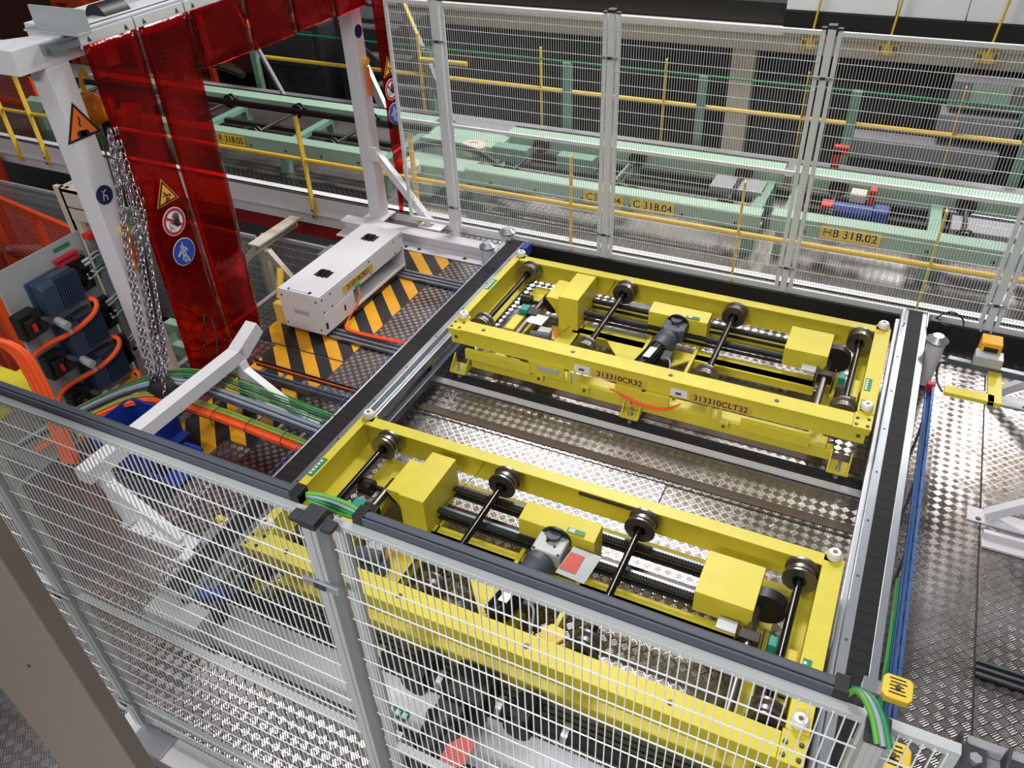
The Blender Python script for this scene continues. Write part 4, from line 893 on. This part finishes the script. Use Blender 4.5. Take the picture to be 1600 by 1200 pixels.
T = Thing('bracket_column', 'beige steel column with ribbed bracket behind the left gantry leg', 'column', (-5.65, 3.75, -1.9))
MB().box(-5.72, -5.56, 3.62, 3.66, -1.9, 1.3).box(-5.66, -5.62, 3.62, 3.86, -1.9, 1.3).box(-5.72, -5.56, 3.84, 3.88, -1.9, 1.3).build('column', 'cream', T, bevel=.004)
MB().box(-5.6, -5.4, 3.6, 3.9, 1.28, 1.3).box(-5.6, -5.4, 3.6, 3.61, 1.05, 1.3).box(-5.6, -5.4, 3.74, 3.75, 1.05, 1.3).box(-5.6, -5.4, 3.89, 3.9, 1.05, 1.3).box(-5.6, -5.42, 3.6, 3.9, 1.15, 1.16).build('bracket', 'cream', T)
T = Thing('bracket_column', 'beige braced column under the walkway edge between curtain and white housing', 'column', (-5.8, 5.8, -1.9))
MB().box(-5.86, -5.72, 5.5, 6.2, -.16, -.14).box(-5.8, -5.78, 5.5, 6.2, -.25, -.16).box(-5.83, -5.75, 5.6, 5.66, -1.9, -.25).build('column', 'cream', T)
MB().bar((-5.72, 5.6, -.25), (-4.9, 5.6, -1.2), .06, .08).bar((-5.86, 5.6, -.25), (-6.5, 5.5, -.8), .06, .08).build('brace', 'cream', T)
T = Thing('lower_beam', 'dark red beam under the walkway edge', 'beam', (-6, 6.5, -.5)); MB().box(-9, -4.6, 6.6, 6.7, -.6, -.45).build('beam', 'red', T)
T = Thing('lower_machine', 'green machine frame on the lower level seen left of the white housing', 'machine', (-5.3, 4.8, -1.9))
MB().box(-6.4, -4.9, 4.55, 4.65, -.75, -.65).box(-6.4, -4.9, 4.55, 4.65, -1.05, -.92).box(-5.05, -4.9, 4.4, 4.9, -1.9, -.5).box(-6.4, -6.3, 4.5, 4.65, -1.9, -.65).build('frame', 'green', T, bevel=.005)
p = B(-5.2, -5.0, 4.548, 4.55, -1.03, -.95).build('number_plate', 'label_tan', T)
MB().box(-6.3, -5.1, 3.5, 4.4, -1.9, -1.4).box(-6.1, -5.4, 3.7, 4.2, -1.4, -1.25).build('housing', 'lower_grey', T, bevel=.01)
T = Thing('limit_switch', 'yellow lever switch at the near left corner of the white housing', 'switch', (-4.4, 4.3, 0))
MB().cyl((-4.42, 4.34, .2), (-4.45, 4.45, .42), .03, 12).build('lever', 'yellow_rail', T); MB().box(-4.43, -4.33, 4.25, 4.38, .0, .2).cyl((-4.36, 4.3, .2), (-4.26, 4.3, .24), .02, 10).build('body', 'label_tan', T, bevel=.006)
MB().box(-4.42, -4.30, 4.9, 5.1, .25, .33).build('bracket', 'zinc', T)
T = Thing('lower_machine', 'yellow machine frame on the lower level below the drive panel', 'machine', (-6, 3, -1.9))
MB().box(-7.2, -5.1, 2.9, 3.1, -.5, -.3).box(-5.3, -5.1, 2.6, 3.4, -1.9, -.3).box(-6.6, -6.4, 2.0, 3.4, -.6, -.4).build('frame', 'yellow', T, bevel=.01)
MB().box(-7.0, -5.4, 2.5, 2.9, -1.9, -.6).build('body', 'lower_grey', T, bevel=.01)
MB().bar((-5.2, 2.75, -.2), (-4.85, 3.1, .1), .06, .06).build('arm', 'orange_yellow', T)
# orange robot cell at far left
def orange(p, q, z0, z1, label, n, m): 
    T = Thing('cell_fence', label, 'wire fence', (p[0], p[1], z0)); P, Q = Vector((p[0], p[1], 0)), Vector((q[0], q[1], 0)); f = MB()
    for z in (z0, (z0+z1)/2, z1): f.bar(P+Vector((0, 0, z)), Q+Vector((0, 0, z)), .05, .08)
    for X in (P, P.lerp(Q, .5), Q): f.bar(X+Vector((0, 0, z0)), X+Vector((0, 0, z1)), .08, .08)
    f.build('panel_frame', 'orange', T); w = MB()
    for i in range(1, n): X = P.lerp(Q, i/n); w.box(X.x-.004, X.x+.004, X.y-.004, X.y+.004, z0, z1)
    for k in range(1, m): z = z0+(z1-z0)*k/m; w.bar(P+Vector((0, 0, z)), Q+Vector((0, 0, z)), .008, .008)
    w.build('wire_mesh', 'orange_red', T)
orange((-9.4, 4.4), (-7.2, 3.6), -1.9, .1, 'orange wire cell fence on the lower level left of the beige column', 40, 36)
orange((-7.4, 4.9), (-9.8, 5.3), -1.9, -.1, 'orange wire cell fence behind the first one on the lower level', 40, 36)
orange((-13.9, 7.5), (-11.35, 7.5), -.7, .75, 'orange wire cell fence behind the left end of the walkway railing', 44, 26)
orange((-13.4, 9.8), (-10.2, 9.8), -.2, 1.9, 'orange wire cell fence behind the top of the red curtain', 44, 26)
single(B(-17, -8.6, 10.4, 10.6, -.2, 3.2).build('screen', 'dark_red'), 'dark red screen behind the orange robot at the top left', 'screen')
T = Thing('robot_housing', 'orange red machine housing at the far left edge', 'machine', (-12, 6.4, -1.9))
MB().box(-13.5, -10.6, 5.6, 6.2, -1.9, -.1).build('housing', 'orange_red', T, bevel=.02)
T = Thing('industrial_robot', 'orange robot arm behind the top left corner', 'robot', (-11, 10, 0))
MB().bar((-12.6, 9.9, .6), (-11.2, 9.9, 1.9), .35, .3).bar((-11.2, 9.9, 1.9), (-9.9, 9.9, 1.3), .28, .25).cyl((-11.2, 9.6, 1.9), (-11.2, 10.2, 1.9), .28, 20).cyl((-12.6, 9.6, .6), (-12.6, 10.2, .6), .35, 20).box(-12.95, -12.25, 9.55, 10.2, -.1, .4).build('arm', 'orange', T, bevel=.03)
T = Thing('pipe_bundle', 'grey pipes bending under the left end of the walkway', 'pipes', (-8, 5.4, -.8))
for i in range(4): MB().tube([(-10, 5.3, -.9), (-8.6, 5.35+.06*i, -.75), (-8.0, 5.5+.06*i, -.5), (-7.7, 5.9, -.5+.03*i)], .04, 10).build('pipe', 'mid_grey', T)
lg = Thing('lower_machine', 'grey sheet metal cabinet on the lower level behind the chains', 'machine', (-7, 4.7, -1.9))
MB().box(-8.6, -7.8, 4.7, 5.4, -1.9, -.5).build('cabinet', 'grey_paint', lg, bevel=.02)

# ---------------------------------------------------------------- walkway railing
RYY = 6.27
T = Thing('railing', 'yellow and black handrail along the walkway behind the red curtains and rear fence', 'railing', (-5, RYY, 0))
for x in (-11.3, -9.77, -5.57, -4.22, -2.57, -1.06, .41, 1.9):
    MB().box(x-.007, x+.007, RYY-.03, RYY+.03, -.16, .97).build('post', 'yellow_rail', T, bevel=.002)
    q = MB(); bolt(q, x, RYY-.03, -.05, .012, .012, (0, -1, 0)); bolt(q, x, RYY-.03, -.12, .012, .012, (0, -1, 0)); q.each('bolt', 'bolt', T)
MB().box(-10.307, -10.293, RYY-.03, RYY+.03, -.16, .97).build('post', 'yellow_rail', T)
MB().cyl((-14, RYY+.02, .5), (5, RYY+.02, .5), .022, 14).build('knee_rail', 'yellow_rail', T)
MB().box(-14, -4.0, RYY+.0, RYY+.05, 1.0, 1.03).box(-14, -4.0, RYY-.003, RYY, .985, 1.0).build('top_rail', 'black_gloss', T)
# pale green conveyors beyond
def gconv(x0, x1, label, plate=None, yf=6.72, px=None):
    T = Thing('skid_conveyor', label, 'conveyor frame', ((x0+x1)/2, 7.3, 0), 'pale green conveyors behind the walkway')
    MB().prism([(yf, .26), (yf+.02, .26), (yf+.02, .40), (yf+.1, .43), (yf+.1, .44), (yf+.0, .41)], 'x', x0, x1).box(x0, x1, yf+.02, yf+.12, .26, .30).build('front_beam', 'green', T, bevel=.003)
    MB().box(x0, x1, 7.86, 7.98, .28, .44).box(x0, x1, 7.98, 8.05, .42, .44).build('rear_beam', 'green', T, bevel=.003)
    MB().box(x0, x1, 8.05, 8.12, .40, .43).build('trim_rail', 'dark_steel', T)
    n = max(2, round((x1-x0)/1.3))
    for i in range(n+1):
        x = x0+.1+(x1-x0-.2)*i/n
        MB().box(x-.05, x+.05, yf+.03, 7.9, .27, .33).box(x-.05, x+.05, yf+.04, yf+.14, 0, .27).box(x-.05, x+.05, 7.8, 7.9, 0, .27).build('cross_member', 'green_dark', T, bevel=.003)
    x = x0+.45
    while x < x1-.2:
        MB().cyl((x, yf+.2, .38), (x, 7.8, .38), .02, 10).build('axle', 'dark_steel', T)
        for y in (yf+.16, 7.80): MB().lathe((x, y-.04, .38), (x, y+.04, .38), [(0, 0), (0, .085), (.3, .085), (.35, .06), (.65, .06), (.7, .085), (1, .085), (1, 0)], 18, False).build('wheel', 'dark_steel', T)
        x += 1.1
    MB().box(x0+.2, x1-.2, 7.1, 7.16, .26, .31).box(x0+.2, x1-.2, 7.4, 7.46, .26, .31).build('belt', 'rubber', T)
    MB().box(x0+.2, x1-.2, 7.02, 7.05, .24, .27).build('guide_rail', 'alu', T)
    q = MB(); x = x0+.3
    while x < x1: bolt(q, x, yf, .3, .012, .01, (0, -1, 0)); x += .5
    q.each('bolt', 'bolt', T)
    if plate:
        for s, xp, w in plate:
            p = B(xp-w/2, xp+w/2, yf-.014, yf-.012, .275, .395).build('number_plate', 'label_orange', T)
            text(s, .105, (xp, yf-.0145, .335), (1, 0, 0), (0, 0, 1), 'ink', p)
    return T
gconv(-10.6, -4.95, 'pale green conveyor with the number plate 318.05 behind the red curtain', [('R 318.05', -7.08, .42)], 6.82)
gconv(-4.0, -.98, 'pale green conveyor with two C318.04 number plates behind the rear fence', [('C318.04', -2.47, .40), ('C 318.04', -1.98, .42)], 6.86)
gconv(-.9, 4.2, 'pale green conveyor with the HB 318.02 number plate behind the rear fence', [('HB 318.02', -.22, .5)], 6.92)
T = Thing('lift_unit', 'pale green lifting unit with white round motors between two green conveyors', 'lift', (-4.4, 7.2, 0))
MB().box(-4.8, -4.0, 6.9, 7.2, .2, .36).box(-4.9, -3.95, 7.5, 7.9, .2, .4).box(-4.7, -4.4, 6.8, 7.9, .05, .2).build('frame', 'green', T, bevel=.01)
for x, y in ((-4.62, 6.75), (-4.2, 7.45)): MB().lathe((x, y, .34), (x, y, .44), [(0, .14), (.8, .14), (1, .12), (1, .05), (.9, .05), (.9, .0)], 24, False).build('drum', 'cream', T)
MB().tube([(-4.9, 7.3, .35), (-4.5, 7.2, .5), (-4.1, 7.35, .42), (-3.7, 7.2, .3)], .03, 10).build('hose', 'black', T)
T = Thing('gear_motor', 'blue and red gear motor between the rails of the HB 318.02 conveyor', 'motor', (-.1, 7.3, .2))
MB().cyl((-.42, 7.25, .40), (-.1, 7.25, .40), .075, 18).build('motor', 'blue', T); MB().box(-.1, .04, 7.17, 7.33, .3, .48).build('gearbox', 'blue', T, bevel=.02)
B(-.53, -.43, 7.18, 7.32, .33, .46).build('brake_cover', 'red', T, bevel=.01); B(-.16, -.1, 7.4, 7.5, .42, .56).build('lifting_eye', 'red', T, bevel=.01)
MB().box(-.32, -.18, 7.45, 7.6, .4, .48).build('terminal_box', 'cream', T, bevel=.01)
single(MB().box(-.62, -.54, 8.6, 8.68, .0, .42).box(-.62, -.48, 8.6, 8.68, .38, .46).build('valve', 'red'), 'red valve beside the green conveyor behind the rear fence', 'valve')
for i, (x, y, l) in enumerate(((-3.75, 7.45, 'left green deck box inside the C318.04 conveyor'), (-3.0, 7.45, 'right green deck box inside the C318.04 conveyor'))):
    single(MB().box(x-.2, x+.2, y-.05, y+.1, .3, .46).build('deck_box', 'green_dark', None, bevel=.01), l, 'box')
for x0, x1, y, l in ((.55, 1.1, 7.3, 'left light cover plate inside the HB 318.02 conveyor'), (1.2, 1.7, 7.3, 'right light cover plate inside the HB 318.02 conveyor'), (-1.6, -1.1, 7.45, 'light cover plate inside the C318.04 conveyor')):
    single(MB().box(x0, x1, y, y+.3, .3, .36).build('cover_plate', 'mid_grey', None, bevel=.006), l, 'cover plate')
# far railing with green posts and green cable
T = Thing('railing', 'far yellow handrail in front of the dark hall opening', 'railing', (-3, 9.5, 0))
for x in (-8.95, -4.31, -2.70, -1.1, .45): MB().box(x-.008, x+.008, 9.47, 9.53, -.1, .9).build('post', 'yellow_rail', T)
MB().cyl((-8.9, 9.5, .40), (4, 9.5, .39), .028, 12).build('knee_rail', 'yellow_rail', T)
T = Thing('light_curtain_row', 'row of pale green posts joined by a thin green cable', 'posts', (-3, 9.4, 0))
for x in (-8.9, -5.9, -3.92, -2.23, -.56, 1.14): MB().box(x-.05, x+.05, 9.38, 9.46, -.1, .78).build('post', 'green_dark', T, bevel=.004)
MB().cyl((-9, 9.42, .8), (4, 9.42, .76), .012, 8).build('cable', 'green_cable', T)
# ladder like stair behind the gantry top
T = Thing('stair', 'grey sloping stair stringers behind the gantry top', 'stairs', (-6.8, 9, 0))
MB().bar((-7.9, 9.9, 1.75), (-6.15, 8.75, -.05), .05, .2).build('stringer', 'fence_grey', T); MB().bar((-9.6, 9.9, 1.1), (-8.0, 8.9, .05), .04, .08).build('stringer', 'mid_grey', T)
MB().bar((-7.0, 10.2, 1.75), (-5.4, 9.05, -.05), .05, .2).build('stringer', 'mid_grey', T)
for i in range(6): t = i/5; MB().box(-7.75+1.55*t, -7.0+1.55*t, 9.85-1.05*t, 10.0-1.05*t, 1.55-1.5*t, 1.58-1.5*t).build('step', 'tread_dark', T)
MB().cyl((-5.9, 9.2, 0), (-5.9, 9.2, 1.0), .022, 10).cyl((-5.9, 9.2, 1.0), (-6.8, 9.9, 1.9), .022, 10).cyl((-5.9, 9.2, .7), (-5.2, 9.2, .7), .03, 10).build('handrail', 'yellow_rail', T)
for x0, x1, z1, l in ((-9.4, -8.2, .75, 'dark machine housing left of the stair'), (-7.9, -6.6, .9, 'dark tall cabinet behind the stair'),):
    T = Thing('machine_housing', l, 'machine housing', ((x0+x1)/2, 9.9, 0)); MB().box(x0, x1, 10.1, 10.7, -1.9, z1).box(x0+.1, x1-.1, 10.05, 10.1, .1, z1-.1).build('body', 'dark_grey', T, bevel=.02)
T = Thing('hose_bundle', 'black corrugated hoses behind the rear green beam', 'hoses', (-8.4, 8.6, 0))
for i in range(4): MB().tube([(-9.9, 8.5+.08*i, .1), (-9.5, 8.5+.07*i, .45), (-8.9, 8.6+.05*i, .55), (-8.5, 8.7, .4)], .045, 10).build('hose', 'dark_steel', T)
# machines inside the dark opening on the right
T = Thing('press_housing', 'pale green and grey press housing in the dark opening at upper right', 'machine housing', (1.0, 10.4, 0))
MB().box(.35, 1.1, 10.3, 10.6, .42, .72).build('body', 'lower_grey', T, bevel=.01); MB().box(1.1, 2.2, 10.3, 10.6, .2, .72).build('body', 'green_dark', T, bevel=.01)
MB().box(.3, 1.1, 10.25, 10.6, .1, .36).box(-.6, 1.0, 10.2, 10.5, -.25, .0).build('base', 'mid_grey', T, bevel=.01); MB().box(.55, .95, 10.29, 10.3, .5, .7).build('window_pane', 'green', T)
# white body with black band at the top right, and stays
T = Thing('overhead_cladding', 'glossy white panel row above a black band at the top right', 'panel', (.5, 10.9, 1.2))
for a, b in ((-1.63, -.42), (-.41, .3), (.31, 1.02)): MB().box(a, b, 10.7, 10.95, 1.24, 2.2).build('panel', 'glossy_white', T, bevel=.006)
MB().box(-1.63, 1.1, 10.66, 10.95, 1.0, 1.235).build('band', 'black', T)
for x, l in ((-1.28, 'left yellow stay rod in front of the cream lintel'), (-.42, 'middle yellow stay rod in front of the cream lintel'), (.62, 'right yellow stay rod in front of the cream lintel')):
    T = Thing('stay_rod', l, 'rod', (x, 10.62, .9))
    MB().cyl((x, 10.62, .92), (x+.08, 10.62, 2.0), .014, 8).build('rod', 'yellow_rail', T); q = MB().box(x-.12, x+.12, 10.68, 10.72, .82, .95).build('foot', 'label_tan', T)
    m = MB()
    for d in (-.08, .08): m.cyl((x+d, 10.68, .9), (x+d, 10.66, .9), .025, 12)
    m.build('bolt', 'bolt', q)
# roller floor behind the rail gap
T = Thing('machine_bed', 'long dark machine bed with shiny edge behind the far conveyor', 'machine bed', (-1, 8.3, 0))
MB().box(-4.6, 4, 8.2, 8.5, .02, .12).build('bed', 'dark_steel', T); MB().box(-4.6, 4, 8.18, 8.2, .1, .13).build('edge', 'alu', T)
# ---------------------------------------------------------------- right side
T = Thing('cable_tray', 'blue perforated cable tray with green cables beside the right belt conveyor', 'cable tray', (.56, 3.7, .2))
t_ = MB().box(.535, .58, 1.6, 5.02, .22, .228).box(.565, .58, 1.6, 5.02, .228, .29).box(.535, .539, 1.6, 5.02, .228, .26).build('tray', 'blue_tray', T)
m = MB(); y = 1.7
while y < 5: m.cyl((.5725, y, .2905), (.5725, y, .2915), .004, 6); m.box(.5635, .565, y+.03, y+.075, .25, .27); y += .14
m.build('perforation', 'ink', t_)['kind'] = 'stuff'
for i in range(5): MB().tube([(.49+.009*(i % 3), 1.5, .22+.008*(i//3)), (.50+.009*(i % 3), 2.3, .225), (.517+.008*(i % 3), 2.8, .225+.008*(i//3)), (.52+.007*(i % 3), 3.3, .2)], .007, 6).build('cable', 'green_cable' if i != 3 else 'lime_cable', T)
MB().box(.53, .585, 5.0, 5.05, .22, .30).build('end_cap', 'sign_red', T, bevel=.01)
m = MB(); y = 1.7
while y < 4.9: m.box(.54, .555, y, y+.02, .0, .22); y += .6
m.build('support', 'alu_dark', T)
T = Thing('sensor_bar', 'yellow angled bracket bar right of the belt conveyor', 'bracket', (.7, 4.8, .4))
MB().box(.60, .88, 4.66, 4.74, .47, .50).build('bar', 'yellow', T, bevel=.003); MB().box(.84, .92, 4.66, 5.02, .47, .50).build('arm', 'yellow', T, bevel=.003)
T = Thing('interlock_tube', 'grey tube carrying a yellow switch below the right rear fence post', 'tube', (.9, 5.0, .4))
MB().bar((.60, 5.03, .5), (1.7, 4.98, .5), .045, .045).box(1.55, 1.62, 4.95, 5.02, 0, .5).build('tube', 'alu_dark', T, bevel=.004)
MB().box(.74, .90, 4.98, 5.08, .53, .60).build('switch_base', 'fence_grey', T, bevel=.004)
sw = MB().box(.76, .88, 5.06, 5.18, .52, .66).build('switch', 'orange_yellow', T, bevel=.008)
MB().box(.78, .86, 5.055, 5.06, .60, .63).build('print', 'ink', sw)
MB().tube([(.60, 5.0, .5), (.55, 5.0, .48), (.56, 4.88, .42), (.6, 4.78, .42)], .008, 8).build('cable', 'black', T)
T = Thing('floor_rail', 'dark grooved rail on the tread plate at the right edge', 'rail', (1.2, 3.06, 0))
MB().box(.955, 1.8, 3.0, 3.1, .006, .018).build('rail_base', 'dark_steel', T)
for d in (3.01, 3.05, 3.09): MB().box(.955, 1.8, d-.008, d+.008, .018, .03).build('rail_rib', 'alu_dark', T)
T = Thing('wall_bracket', 'white flat foot plate on the floor at the right edge below the guard stand', 'bracket', (1.1, 4.0, 0))
MB().box(.96, 1.5, 3.92, 4.02, .003, .02).box(.96, 1.5, 3.99, 4.02, .02, .06).build('plate', 'white', T, bevel=.002)
T = Thing('junction_box', 'small black connector with hoses at the far end of the right belt conveyor', 'connector', (.5, 5.75, .2))
MB().box(.49, .56, 5.72, 5.80, .28, .36).cyl((.56, 5.76, .32), (.62, 5.76, .32), .012, 10).build('body', 'black', T, bevel=.004)
MB().tube([(.5, 5.75, .34), (.6, 5.82, .42), (.7, 5.80, .38), (.72, 5.84, .3)], .006, 6).build('cable', 'black', T)
bpy.context.view_layer.update()
for o in bpy.data.objects:
    if '_loc' in o: del o['_loc']
